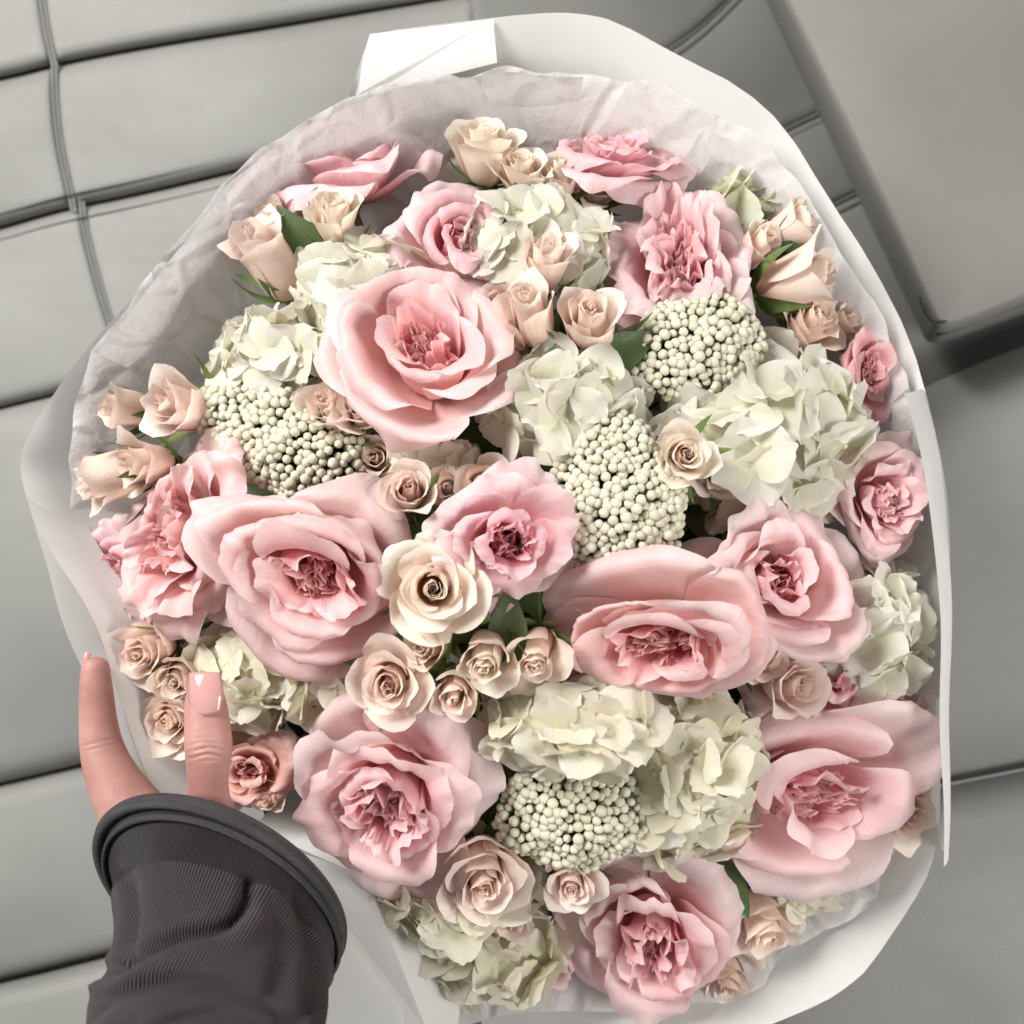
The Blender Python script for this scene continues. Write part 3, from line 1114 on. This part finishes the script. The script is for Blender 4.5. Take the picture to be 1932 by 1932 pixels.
def HY(label, cx, cy, rx, ry, t, count, cols=HCREAM, lift=0.0, **kw):
    HY.k += 1
    return hydrangea(label, cx, cy, zd(cx, cy, lift + .009), rx * 1.14, ry * 1.14, t, int(count * 1.2), HY.k, cols, **kw)


HY.k = 0
P_WARM = ((0.90, 0.68, 0.67), (0.93, 0.42, 0.43))
P_COOL = ((0.89, 0.65, 0.68), (0.91, 0.37, 0.46))
P_PALE = ((0.91, 0.73, 0.73), (0.92, 0.47, 0.52))
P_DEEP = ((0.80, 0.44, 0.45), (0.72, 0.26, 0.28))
P_PEACH = ((0.88, 0.58, 0.50), (0.82, 0.38, 0.33))

GR('big pink rose with deep peach cup above the tan centre buds', 800, 660, 182, .012, (0.0, -.48), style='cup', seed=1, cols=P_WARM, eye=(0, .05), open_=.8)
GR('small pink rose with dark magenta eye, upper left of centre', 850, 455, 118, .0, (.22, -.22), style='cup', seed=2, cols=P_COOL, open_=.55)
GR('pink rose seen from the side against the tissue, upper left', 645, 325, 155, .0, (-.25, -.86), style='garden', seed=3, cols=P_COOL, open_=.9)
GR('wide ruffled pink rose above the upper rice flower cluster', 1262, 478, 168, .006, (.10, -.42), style='peony', seed=4, cols=P_PALE)
GR('dusky pink rose turned away at the very top of the bouquet', 1160, 288, 155, .0, (.1, -.86), style='garden', seed=5, cols=P_COOL)
GR('densely ruffled pink rose at far left, overlapped by its larger neighbour', 358, 1015, 192, .004, (-.48, -.05), style='peony', seed=6, cols=P_WARM, squash=1.0)
GR('very large open pink rose with deep folded cup, left of centre', 585, 1065, 200, .022, (-.02, .02), style='cup', seed=7, cols=P_WARM, open_=.72)
GR('mid sized pink rose with dark ruffled eye in the centre', 955, 1015, 138, .012, (0.05, .10), style='garden', seed=8, cols=P_COOL, open_=.62)
GR('pink rose with tight magenta eye below the big white hydrangea', 1465, 1080, 168, .008, (.10, -.30), style='cup', seed=9, cols=P_PALE, open_=.75)
GR('pale pink rose with coral eye right of centre', 1240, 1205, 192, .010, (-.05, .52), style='cup', seed=10, cols=P_WARM, open_=.78)
GR('lilac pink rose cut off by the right paper flap', 1672, 952, 102, .016, (.28, .05), style='garden', seed=11, cols=P_PALE, open_=.8)
GR('largest bright pink rose in the lower right', 1562, 1480, 200, .012, (.24, .18), style='cup', seed=12, cols=P_PALE, open_=.85)
GR('huge layered pink rose beside the sleeve, lower left', 735, 1482, 216, .012, (-.08, .38), style='garden', seed=13, cols=P_PALE, open_=.9)
GR('pale lilac pink rose nodding at the bottom edge', 1230, 1765, 185, .004, (.02, .40), style='garden', seed=41, cols=P_PALE, open_=.8)
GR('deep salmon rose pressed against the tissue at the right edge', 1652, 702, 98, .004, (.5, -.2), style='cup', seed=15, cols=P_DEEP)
GR('dim pink rose veiled by tissue at the left edge', 228, 1088, 105, -.016, (-.45, .15), style='garden', seed=16, cols=P_COOL)
GR('faint pink rose under the veil above the index finger', 232, 1168, 78, -.012, (-.4, .2), style='garden', seed=23, cols=P_COOL)
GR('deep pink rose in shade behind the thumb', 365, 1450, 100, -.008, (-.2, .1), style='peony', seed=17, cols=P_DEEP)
GR('peach pink rose half hidden right of the thumb', 480, 1450, 95, -.012, (-.1, .0), style='cup', seed=18, cols=P_PEACH, open_=.7)
GR('dusky pink rose tucked behind the largest lower right rose', 1530, 1265, 120, -.012, (.3, -.35), style='garden', seed=19, cols=P_COOL)
GR('salmon rose half hidden by paper at the right edge', 1694, 1385, 84, .004, (.5, .1), style='cup', seed=20, cols=P_PEACH)
GR('faint pink rose low behind tissue at the bottom', 1035, 1815, 80, -.02, (-.1, .5), style='cup', seed=21, cols=P_PALE)

# small cream and peach spray roses
SR('plump blush bud with long sepals at the upper left', 505, 488, 70, (-.42, -.66), .02, BLUSH, .012, tall=1.05)
SR('peach bud behind the plump blush bud, upper left', 530, 425, 54, (-.30, -.66), .1, PEACH, .0)
SR('cream bud between two pink roses at upper left', 632, 412, 50, (-.05, -.66), .12, CREAM, .022)
SR('tallest cream rose standing against the tissue at top', 920, 285, 56, (.0, -.74), .3, CREAM, .016, tall=1.1)
SR('cream bud in the middle of the three at the top', 985, 325, 46, (.0, -.68), .3, CREAM, .016)
SR('rightmost of the three cream buds at the top', 1062, 333, 44, (.05, -.68), .2, CREAM, .012)
SR('pale greenish cream rose tucked beside the top white hydrangea', 1130, 360, 38, (.1, -.5), .4, HWARM, -.01)
SR('upright peach bud below the top white hydrangea', 1025, 503, 52, (.08, -.62), .04, PEACH, .018)
SR('peach bud with green sepals, left of a matching pair', 1000, 598, 60, (-.18, -.58), .04, PEACH, .016)
SR('peach rose with neat spiral, right of a matching pair', 1122, 605, 62, (.05, -.40), .14, PEACH, .018)
SR('peach bud leaning right below the green hydrangea', 1485, 434, 52, (.78, -.42), .04, PEACH, .014)
SR('small peach bud touching the wide ruffled rose', 1425, 470, 44, (.6, -.40), .1, PEACH, .012)
SR('large smooth peach bud leaning right, upper right edge', 1512, 525, 76, (.82, -.30), .02, PEACH, .020, tall=1.0)
SR('loose peach rose above the big white hydrangea', 1530, 610, 52, (.45, -.35), .5, PEACH, -.004)
SR('little peach bud at the right end above the big hydrangea', 1590, 612, 36, (.6, -.3), .3, PEACH, -.01)
SR('small coral peach bud at the far left edge', 240, 776, 48, (-.82, -.05), .04, PEACH, .014)
SR('blush rose with open spiral at the far left', 345, 762, 62, (-.60, -.08), .18, BLUSH, .016)
SR('long peach bud pointing left above the left roses', 212, 905, 66, (-.86, .25), .02, PEACH, .022, tall=1.0)
SR('curled peach rose between two left buds', 272, 872, 52, (-.66, .05), .15, PEACH, .018)
SR('tan peach rose right of the left rice flower', 622, 778, 52, (-.25, -.42), .1, PEACH, -.004, tall=1.1)
SR('dusty pink spiral bud touching the big cupped rose', 678, 778, 46, (-.08, -.2), .2, BLUSH, -.004)
SR('peach bud with pink shading in the central gap', 772, 928, 54, (.05, -.28), .08, BLUSH, .012)
SR('dried tan bud in the dark central gap', 706, 868, 36, (-.1, -.15), .25, TAN, -.02)
SR('open cream rose with neat spiral beside the central rose', 822, 1105, 70, (.0, -.05), .62, CREAM, .020)
SR('creamy spiral rose between rice flower and big hydrangea', 1290, 858, 47, (-.05, -.02), .35, CREAM, .022)
SR('peach bud half covered by big hydrangea petals', 1352, 890, 42, (.1, .2), .3, PEACH, -.004)
SR('small dusty pink bud in shade above the central rose', 852, 925, 40, (-.1, -.1), .2, BLUSH, -.018)
SR('peach rose peeping over the central pink rose', 912, 915, 46, (.05, -.2), .3, PEACH, -.010)
SR('tan bud lying on its side below the open cream rose', 808, 1215, 46, (-.5, .05), .15, TAN, .012)
SR('peach spiral rose resting on cream hydrangea, lower left', 738, 1280, 58, (-.05, .12), .5, PEACH, .022)
SR('cream yellow rose hanging below the central rose', 915, 1235, 58, (-.05, .42), .12, CREAM, .010)
SR('small peach bud above the huge layered rose', 858, 1302, 50, (-.18, .35), .06, PEACH, .012)
SR('narrow peach bud right of the hanging cream rose', 1018, 1232, 52, (-.05, .42), .1, PEACH, .002, tall=1.15)
SR('rosy peach spiral rose between the lower right roses', 1485, 1292, 54, (.35, .0), .3, BLUSH, .0)
SR('blush rose at the left foot of the bottom rice flower', 912, 1640, 70, (.12, .30), .4, BLUSH, .012)
SR('tiny blush bud on the bottom hydrangea', 968, 1722, 40, (-.1, .35), .2, BLUSH, .006)
SR('small blush rose tucked under the bottom rice flower', 1078, 1660, 44, (.0, .30), .35, BLUSH, .010)
SR('peach bud hanging at the bottom right', 1438, 1735, 50, (.15, .55), .25, PEACH, .0, tall=1.2)
SR('ragged cream peach rose at the bottom edge', 1370, 1835, 52, (.05, .55), .5, PEACH, -.008)
SR('peach rose above the two by the thumb', 286, 1222, 56, (-.3, .15), .25, PEACH, .010)
SR('peach bud just left of the thumbnail', 340, 1280, 48, (-.1, .2), .15, PEACH, .004)
SR('folded peach rose left of the thumb', 322, 1352, 56, (-.2, .1), .35, PEACH, .008)
SR('wilted little bud between sleeve and huge rose', 508, 1500, 30, (-.3, .2), .2, TAN, -.012)
SR('peach rose veiled by tissue at the lower right edge', 1698, 1522, 54, (.35, .2), .35, PEACH, .006)
SR('small peach rose behind the pale coral eyed rose', 1432, 1240, 38, (.2, .0), .3, PEACH, -.008)
SR('ruffled peach rose beside the small magenta eyed rose', 948, 575, 40, (.0, -.1), .5, PEACH, -.012)

# hydrangeas
HY('white hydrangea between the blush bud and the cupped rose', 655, 535, 132, 124, (-.25, -.30), 24, HCREAM, .006, fl=62)
HY('pale green white hydrangea at the left above rice flower', 495, 655, 145, 95, (-.40, -.40), 20, HCREAM, -.002, fl=66)
HY('white hydrangea between two pink roses at the top', 1005, 430, 148, 110, (.0, -.40), 26, HCREAM, .008, fl=60)
HY('cream hydrangea below the pair of peach buds', 1065, 755, 150, 110, (.05, -.05), 22, HCREAM, -.004, fl=68)
HY('biggest white hydrangea at the right', 1470, 795, 222, 180, (.22, -.12), 44, HCREAM, .004, fl=80)
HY('small green hydrangea at the upper right edge', 1405, 372, 92, 58, (.35, -.60), 12, HGREEN, -.008, fl=56)
HY('white hydrangea at the right edge below the lilac rose', 1684, 1198, 112, 130, (.32, .10), 24, HCREAM, .014, fl=66)
HY('cream hydrangea just right of the thumb', 450, 1300, 112, 98, (-.15, .20), 20, HWARM, -.008, fl=58)
HY('cream hydrangea behind the peach spiral rose', 620, 1285, 100, 88, (-.05, .25), 16, HWARM, -.012, fl=60)
HY('cream hydrangea with flat open florets above the bottom rice flower', 1080, 1390, 168, 92, (.0, .12), 24, HWARM, .010, fl=72)
HY('yellowish cream hydrangea left of the largest lower right rose', 1320, 1495, 158, 175, (.12, .22), 38, HWARM, .008, fl=64)
HY('cream green hydrangea beside the paper fold at the bottom', 845, 1725, 162, 115, (-.12, .35), 26, HWARM, .010, fl=64)
HY('lowest cream hydrangea at the bottom edge', 905, 1840, 138, 105, (-.10, .45), 24, HWARM, .008, fl=62)
HY('small white hydrangea under the largest lower right rose', 1520, 1690, 76, 48, (.25, .45), 10, HCREAM, -.010, fl=50)
HY('shaded hydrangea deep in the central gap', 815, 880, 95, 50, (.0, -.1), 12, HWARM, -.028, fl=50)
HY('white hydrangea petals beneath the very large open rose', 690, 1215, 110, 60, (.0, .2), 12, HCREAM, -.016, fl=56)
HY('shaded cream hydrangea right of the dark eyed centre rose', 1150, 1130, 110, 60, (.0, .1), 12, HWARM, -.028, fl=56)


def lobes(base, *terms):
    return lambda a: base * (1 + sum(c * math.cos(k * a - p) for k, c, p in terms))


def ell(rx, ry, rot=0.0, lump=.05, ph=0.0):
    """Outline radius; rot turns the long axis (screen sense, y up)."""
    return lambda a: rx * ry / math.hypot(ry * math.cos(a - rot), rx * math.sin(a - rot)) * (1 + lump * math.sin(5 * a + ph))


def RF(label, cx, cy, outline, t, count, lift, seed, **kw):
    return rice_flower(label, cx, cy, zd(cx, cy, lift), outline, t, count, seed, **kw)


RF('curved rice flower cluster behind the left roses', 500, 812, ell(195, 98, -.45, .06, 1), (-.25, -.2), 290, .014, 1, depth=.42)
RF('rice flower cluster below the wide ruffled rose, upper right', 1330, 632, ell(138, 100, .45, .06, 2), (.12, -.25), 290, .024, 2, depth=.5)
RF('tall rice flower cluster in the middle right of the central rose', 1176, 945, ell(165, 122, 1.75, .05, 0), (.0, .0), 300, .018, 3, depth=.5)
RF('rice flower cluster at the bottom between blush rose and hydrangea', 1085, 1560, ell(148, 112, .0, .06, 3), (.0, .18), 295, .016, 4, depth=.5)
RF('tiny glimpse of rice flower at the right paper edge', 1752, 1115, ell(38, 52), (.5, .0), 60, -.01, 5, depth=.6)

# leaves that show between the blooms, and a tangle added below to darken gaps


def leaf_mesh(L, w, rng, fold=.25, bend=.3):
    nu, nv = 5, 9
    u = np.linspace(-1, 1, nu)
    v = np.linspace(0, 1, nv)
    wid = w * np.sin(np.pi * np.clip(v, 0, 1) ** .8) ** .8
    X = v[:, None] * L + 0 * u[None, :]
    Y = u[None, :] * wid[:, None] * (1 + .06 * np.sin(14 * v))[:, None]
    Z = fold * np.abs(Y) - bend * L * (v ** 2)[:, None]
    return np.stack([X, Y, Z], -1).reshape(-1, 3), grid_faces(nu, nv)


rngl = random.Random(5)
V0, F0 = leaf_mesh(.045, .011, rngl)
for lab, cx, cy, lift, ang, ti in (('dark green leaf behind the plump blush bud at upper left', 572, 455, .0, 2.2, .5),
                                   ('green leaf beside the peach bud at the bottom right', 1372, 1668, .0, -1.0, .3),
                                   ('green leaf under the right hand peach spiral bud', 1172, 665, .006, .5, .2),
                                   ('narrow green leaf between hanging cream rose and narrow bud', 958, 1190, -.004, 1.5, .3),
                                   ('dark leaf in the gap near the upper right peach buds', 1452, 500, -.006, .6, .5)):
    z = zd(cx, cy, lift)
    m = Matrix.Translation(W(cx, cy, z)) @ Matrix.Rotation(ang, 4, 'Z') @ Matrix.Translation((-.022, 0, 0)) @ Matrix.Rotation(-ti, 4, 'Y')
    o = mesh_obj('rose_leaf', V0, F0, MAT['leaf'])
    o.matrix_basis = m
    o['label'] = lab
    o['category'] = 'leaf'
V, F = [], []
for k in range(260):
    rr = 600 * math.sqrt(rngl.random())
    an = rngl.uniform(0, 6.28)
    cx, cy = 960 + rr * math.cos(an), 1060 + rr * math.sin(an) * .98
    z = zd(cx, cy, -.075 - .03 * rngl.random())
    m = Matrix.Translation(W(960 + (cx - 960) * .93, 1060 + (cy - 1060) * .93, z)) @ Matrix.Rotation(rngl.uniform(0, 6.28), 4, 'Z') @ Matrix.Rotation(rngl.uniform(-.7, .7), 4, 'Y') @ Matrix.Scale(1.3, 4)
    o = len(V)
    V += [m @ Vector(p) for p in V0]
    F += [tuple(i + o for i in f) for f in F0]
fo = mesh_obj('foliage', V, F, MAT['leaf'])
fo['kind'] = 'stuff'
fo['label'] = 'dark filler leaves and stems deep in the gaps between the blooms'
fo['category'] = 'foliage'

# ------------------------------------------------------------------ the hand and sleeve


def skin_mat():
    n = NT('skin')
    tc = n.n('ShaderNodeTexCoord').outputs['Object']
    c = n.mix(n.range(n.noise(tc, 45.0, 3.0), .3, .7), (0.45, 0.235, 0.20, 1), (0.37, 0.175, 0.15, 1))
    c = n.mix(n.range(n.noise(tc, 260.0, 3.0), .5, .8, 0, .25), c, (0.52, 0.31, 0.26, 1))
    pores = n.noise(tc, 900.0, 3.0, .6)
    lines = n.noise(n.mapping(tc, (260, 900, 260), (0, 0, .6)), 1.0, 3.0, .6)
    nrm = n.bump(n.math('ADD', n.math('MULTIPLY', pores, .5), n.math('MULTIPLY', lines, .6)), .32, .0006)
    return n.finish(n.principled(c, .5, .4, nrm, Subsurface_Weight=.25, Subsurface_Radius=(.006, .0025, .0015), Subsurface_Scale=1.0))


def cloth_mat(name, c1, c2, ku, kv, ang=0.0, rib=.7, dist=.0012):
    n = NT(name)
    uvn = n.n('ShaderNodeUVMap').outputs[0]
    tc = n.n('ShaderNodeTexCoord').outputs['Object']
    m = n.mapping(uvn, (ku, kv, 1), (0, 0, ang))
    wv = n.n('ShaderNodeTexWave', wave_type='BANDS', bands_direction='X', wave_profile='SIN')
    n.l(m, wv.inputs['Vector'])
    wv.inputs['Scale'].default_value = 1.0
    wv.inputs['Distortion'].default_value = .6
    wv.inputs['Detail'].default_value = 2.0
    wv.inputs['Detail Scale'].default_value = .6
    wear = n.noise(tc, 35.0, 4.0, .6)
    fuzz = n.noise(tc, 1500.0, 2.0)
    c = n.mix(n.range(wv.outputs['Fac'], .2, .8), (*c1, 1), (*c2, 1))
    c = n.mix(n.range(wear, .45, .75, 0, .35), c, (c2[0] * 1.35, c2[1] * 1.3, c2[2] * 1.3, 1))
    h = n.math('ADD', n.math('MULTIPLY', wv.outputs['Fac'], 1.0), n.math('MULTIPLY', fuzz, .35))
    nrm = n.bump(h, rib, dist)
    return n.finish(n.principled(c, .85, .15, nrm, Sheen_Weight=.08, Sheen_Roughness=.5))


MAT['skin'] = skin_mat()
MAT['nail'] = simple('nail_polish', (0.50, 0.26, 0.24), .14, .5, 60, .4, (0.56, .31, .29), Coat_Weight=.6, Coat_Roughness=.03)
MAT['cloth'] = cloth_mat('ribbed_cloth', (0.016, 0.0125, 0.013), (0.060, 0.049, 0.050), 9.5, 9, .55, .8)
MAT['cloth_dark'] = cloth_mat('seam_cloth', (0.010, 0.008, 0.008), (0.032, 0.026, 0.026), 13, 4, .12, .9)
MAT['cloth_hem'] = cloth_mat('hem_cloth', (0.038, 0.034, 0.036), (0.095, 0.087, 0.090), 5, 6, .5, .9)

person = thing('person', 'hand with pale pink nails in a charcoal ribbed sleeve gripping the wrap', 'person')


def chain(pts, flat=.86, n=18):
    """Rounded finger: list of (px, py, z, radius px), dense and with a domed tip."""
    P = chaikin(pts, 2)
    path, rad = [], []
    p0 = np.array(W(*P[0][:3]))
    p1 = np.array(W(*P[1][:3]))
    d = (p0 - p1) / np.linalg.norm(p0 - p1)
    r0 = M(P[0][3], P[0][2])
    for a in (88, 65, 42, 20):
        path.append(Vector(p0 + d * r0 * .9 * math.sin(d2r(a))))
        rad.append(r0 * math.cos(d2r(a)))
    for q in P:
        path.append(W(*q[:3]))
        rad.append(M(q[3], q[2]))
    return tube(path, rad, n, flat)


parts = [
    chain([(385, 1300, .063, 33), (388, 1332, .065, 41), (391, 1370, .067, 43), (394, 1405, .068, 45.5), (393, 1440, .066, 42), (392, 1480, .063, 37.5), (394, 1520, .058, 42), (402, 1570, .050, 58), (412, 1640, .040, 78), (415, 1720, .042, 84)], .82),
    chain([(180, 1262, .006, 27), (181, 1300, .006, 31.5), (184, 1350, .006, 34), (189, 1400, .008, 39), (203, 1450, .010, 46), (230, 1502, .012, 55), (262, 1555, .016, 66), (310, 1630, .024, 80), (360, 1720, .035, 86)], .80),
    chain([(298, 1365, -.064, 25), (300, 1400, -.058, 29), (304, 1450, -.046, 33), (306, 1520, -.024, 40), (310, 1600, .004, 60), (350, 1690, .022, 70)], .9),
    chain([(318, 1400, -.078, 25), (320, 1450, -.068, 29), (324, 1510, -.048, 35), (312, 1580, -.014, 46), (350, 1690, .010, 60)], .9),
    chain([(345, 1480, -.082, 22), (346, 1520, -.068, 26), (335, 1570, -.036, 33), (370, 1680, -.004, 50)], .9),
    chain([(300, 1585, .026, 60), (350, 1640, .034, 88), (400, 1720, .042, 96), (415, 1800, .066, 92), (405, 1900, .10, 92), (380, 2050, .15, 100)], .72, 24),
    # the web of skin between thumb and forefinger
    chain([(300, 1545, .026, 34), (340, 1560, .034, 44), (385, 1590, .044, 50)], .8),
]
V, F = [], []
for v, f in parts:
    o = len(V)
    V += v
    F += [tuple(i + o for i in g) for g in f]
raw = mesh_obj('hand_raw', V, F, None)
md = raw.modifiers.new('r', 'REMESH')
md.mode = 'VOXEL'
md.voxel_size = .0009
md = raw.modifiers.new('s', 'SMOOTH')
md.factor = .5
md.iterations = 24
bpy.context.view_layer.update()
ev = raw.evaluated_get(bpy.context.evaluated_depsgraph_get())
hm = bpy.data.meshes.new_from_object(ev)
bpy.data.objects.remove(raw)
hm.name = 'hand'
hm.materials.clear()
hm.materials.append(MAT['skin'])
co = np.zeros(len(hm.vertices) * 3)
hm.vertices.foreach_get('co', co)
co = co.reshape(-1, 3)
no = np.zeros(len(hm.vertices) * 3)
hm.vertices.foreach_get('normal', no)
no = no.reshape(-1, 3)
kk = HALF * (D - co[:, 2]) / D / 966
px, py = co[:, 0] / kk + 966, 966 - co[:, 1] / kk
disp = np.zeros(len(co))
topside = np.clip(no[:, 2], 0, 1)
th = (px > 335) & (px < 455)
for yc, dep, wd, bow, xc, hw in ((1391, .22, 2.2, 5, 390, 26), (1401, .40, 2.4, 8, 394, 34), (1411, .70, 2.4, 10, 396, 39), (1424, .55, 2.4, 11, 393, 38), (1434, .22, 2.0, 12, 397, 26)):
    line = yc + bow * ((px - xc) / 45) ** 2 + 1.1 * np.sin(px * .13 + yc)
    disp -= th * topside * dep * .0021 * np.exp(-((py - line) / wd) ** 2) * np.exp(-((px - xc) / hw) ** 4)
# soft swelling of the knuckle between creases
disp += th * topside * .0004 * np.exp(-((py - 1412) / 26) ** 2)
ix = px < 300
for yc, dep in ((1402, .35), (1412, .25)):
    line = yc - .25 * (px - 180)
    disp -= ix * topside * dep * .001 * np.exp(-((py - line) / 3.0) ** 2) * (py > 1300)
# nail bed of the thumb, slightly sunk
co += no * disp[:, None]
hm.vertices.foreach_set('co', co.ravel())
hm.polygons.foreach_set('use_smooth', [True] * len(hm.polygons))
hm.update()
hand = data_obj('hand', hm, person)


def nail(cpts, wpx, flat, rpx, lift=.0004):
    """cpts: nail centre line (px, py, z) from root to free edge."""
    nu, nv = 13, 12
    V, UV = [], []
    C = resample(chaikin(cpts, 2), nv)
    for j in range(nv):
        vv = j / (nv - 1)
        w = wpx * (.80 + .20 * min(1, vv * 3)) * (1 - .10 * max(0, vv - .6) / .4)
        for i in range(nu):
            u = 2 * i / (nu - 1) - 1
            root = 7 * (1 - u * u) * (1 - vv) ** 3
            x, y, z = C[j]
            p = W(x + u * w, y + root + 3 * u * u * vv, z)
            p.z += M(rpx, z) * flat * (math.sqrt(max(0, 1 - (u * w / rpx) ** 2)) - 1) + lift
            V.append(p)
            UV.append((i / (nu - 1), vv))
    o = mesh_obj('nail', V, [f[::-1] for f in grid_faces(nu, nv)], MAT['nail'], person, UV)
    md = o.modifiers.new('t', 'SOLIDIFY')
    md.thickness = .0007
    md.offset = -1
    return o


ztop = .0655 + M(40, .065) * .82
nail([(387, 1344, ztop - .0004), (386, 1325, ztop + .0002), (386, 1300, ztop - .0006), (385, 1282, ztop - .0022), (385, 1268, ztop - .0040)], 32, .82, 41)['label'] = 'square pale pink thumbnail'
nail([(163, 1262, .0080), (162, 1250, .0076), (163, 1240, .0070), (166, 1230, .0062)], 6, 1.0, 14)['label'] = 'edge of the forefinger nail'

# sleeve: rings (centre px, py, z), half axis A (px), half axis B towards the camera (px, py, dz)
rings = [
    (415, 1674, .045, 224, 70, -18, -150, .030),
    (418, 1702, .050, 222, 74, -18, -150, .032),
    (420, 1732, .055, 214, 72, -16, -143, .034),
    (424, 1762, .062, 206, 64, -12, -118, .038),
    (424, 1800, .076, 200, 46, -6, -80, .046),
    (412, 1850, .095, 208, 22, 0, -40, .050),
    (385, 1910, .120, 232, 4, 0, 0, .052),
    (352, 1990, .150, 252, 0, 0, 0, .052),
    (320, 2100, .180, 260, 0, 0, 0, .052),
]
RG = chaikin(rings, 3)
RG = resample(RG, 90)
RG[:, :] = RG
NA = 120
V, UV, PX = [], [], []
for j, (cx, cy, cz, ax, ay, bx, by, bz) in enumerate(RG):
    for i in range(NA):
        a = 2 * math.pi * i / NA
        c, s = math.cos(a), math.sin(a)
        x, y = cx + ax * c + bx * s, cy + ay * c + by * s
        V.append(W(x, y, cz + bz * s))
        UV.append((i / NA * 8.0, j / 90 * 3.2))
        PX.append((x, y))
V = np.array(V)
PX = np.array(PX)
ctr = np.repeat(np.array([W(q[0], q[1], q[2]) for q in RG]), NA, axis=0)
nrm = V - ctr
nrm /= np.linalg.norm(nrm, axis=1, keepdims=True)


def seg_dist(P, line):
    L = chaikin(line, 2)
    best = np.full(len(P), 1e9)
    sgn = np.zeros(len(P))
    for a, b in zip(L[:-1], L[1:]):
        d = b - a
        t = np.clip(((P - a) @ d) / (d @ d), 0, 1)
        q = P - (a + t[:, None] * d)
        r = np.linalg.norm(q, axis=1)
        cr = d[0] * q[:, 1] - d[1] * q[:, 0]
        m = r < best
        best[m] = r[m]
        sgn[m] = np.sign(cr[m])
    return best, sgn


rowv = np.repeat(np.arange(90) / 89.0, NA)
disp = np.zeros(len(V))
# lines of the folds (photo units): a valley with a soft roll below it
for line, dep, w in (([(215, 1835), (260, 1800), (330, 1768), (430, 1752), (462, 1715), (470, 1660)], 7.0, 13),
                     ([(140, 1935), (230, 1870), (360, 1850), (460, 1868), (560, 1930)], 4.5, 16),
                     ([(238, 1660), (250, 1720), (232, 1790)], 4.0, 12),
                     ([(560, 1690), (590, 1790), (585, 1900)], 4.0, 14),
                     ([(300, 1935), (420, 1900), (500, 1940)], 3.0, 12),
                     ([(500, 1700), (540, 1780), (520, 1870)], 2.5, 18)):
    d, sg = seg_dist(PX, line)
    disp += -1.35 * dep * .001 * np.exp(-(d / w) ** 2) + .7 * dep * .001 * np.exp(-((d - 2.6 * w) / (1.6 * w)) ** 2) * (sg > 0)
disp += .0016 * vnoise(V, 60, 71, 2)
disp *= ss(.07, .22, rowv)
V = V + nrm * disp[:, None]
Fs = grid_faces(NA, 90, True)
band = 17
mesh_obj('sleeve', V[band * NA:], [f for f in grid_faces(NA, 90 - band, True)], MAT['cloth'], person, np.array(UV)[band * NA:])
mesh_obj('cuff_band', V[2 * NA:(band + 2) * NA] - nrm[2 * NA:(band + 2) * NA] * np.interp(np.repeat(np.arange(band), NA), [0, 3, 8, band - 3, band - 1], [.0, .0018, .0024, .0012, .0])[:, None], grid_faces(NA, band, True), MAT['cloth_dark'], person, np.array(UV)[2 * NA:(band + 2) * NA] * np.array([[1, 1.0]]))


def ring_tube(row, r, mat, name, lift=0.0):
    ring = V[row * NA:(row + 1) * NA] + nrm[row * NA:(row + 1) * NA] * lift
    n = 10
    vs, uv = [], []
    for i in range(NA):
        t = Vector(ring[(i + 1) % NA] - ring[i - 1]).normalized()
        a = Vector(nrm[row * NA + i])
        b = t.cross(a).normalized()
        for k in range(n):
            an = 2 * math.pi * k / n
            vs.append(Vector(ring[i]) + a * math.cos(an) * r * .75 + b * math.sin(an) * r)
            uv.append((i / NA * 26, k / n * 1.2))
    fs = []
    for i in range(NA):
        for k in range(n):
            fs.append((i * n + k, i * n + (k + 1) % n, ((i + 1) % NA) * n + (k + 1) % n, ((i + 1) % NA) * n + k))
    return mesh_obj(name, vs, fs, MAT[mat], person, uv)


ring_tube(1, .0048, 'cloth_hem', 'hem', .0010)
ring_tube(6, .0020, 'cloth_hem', 'hem_cord', .0002)
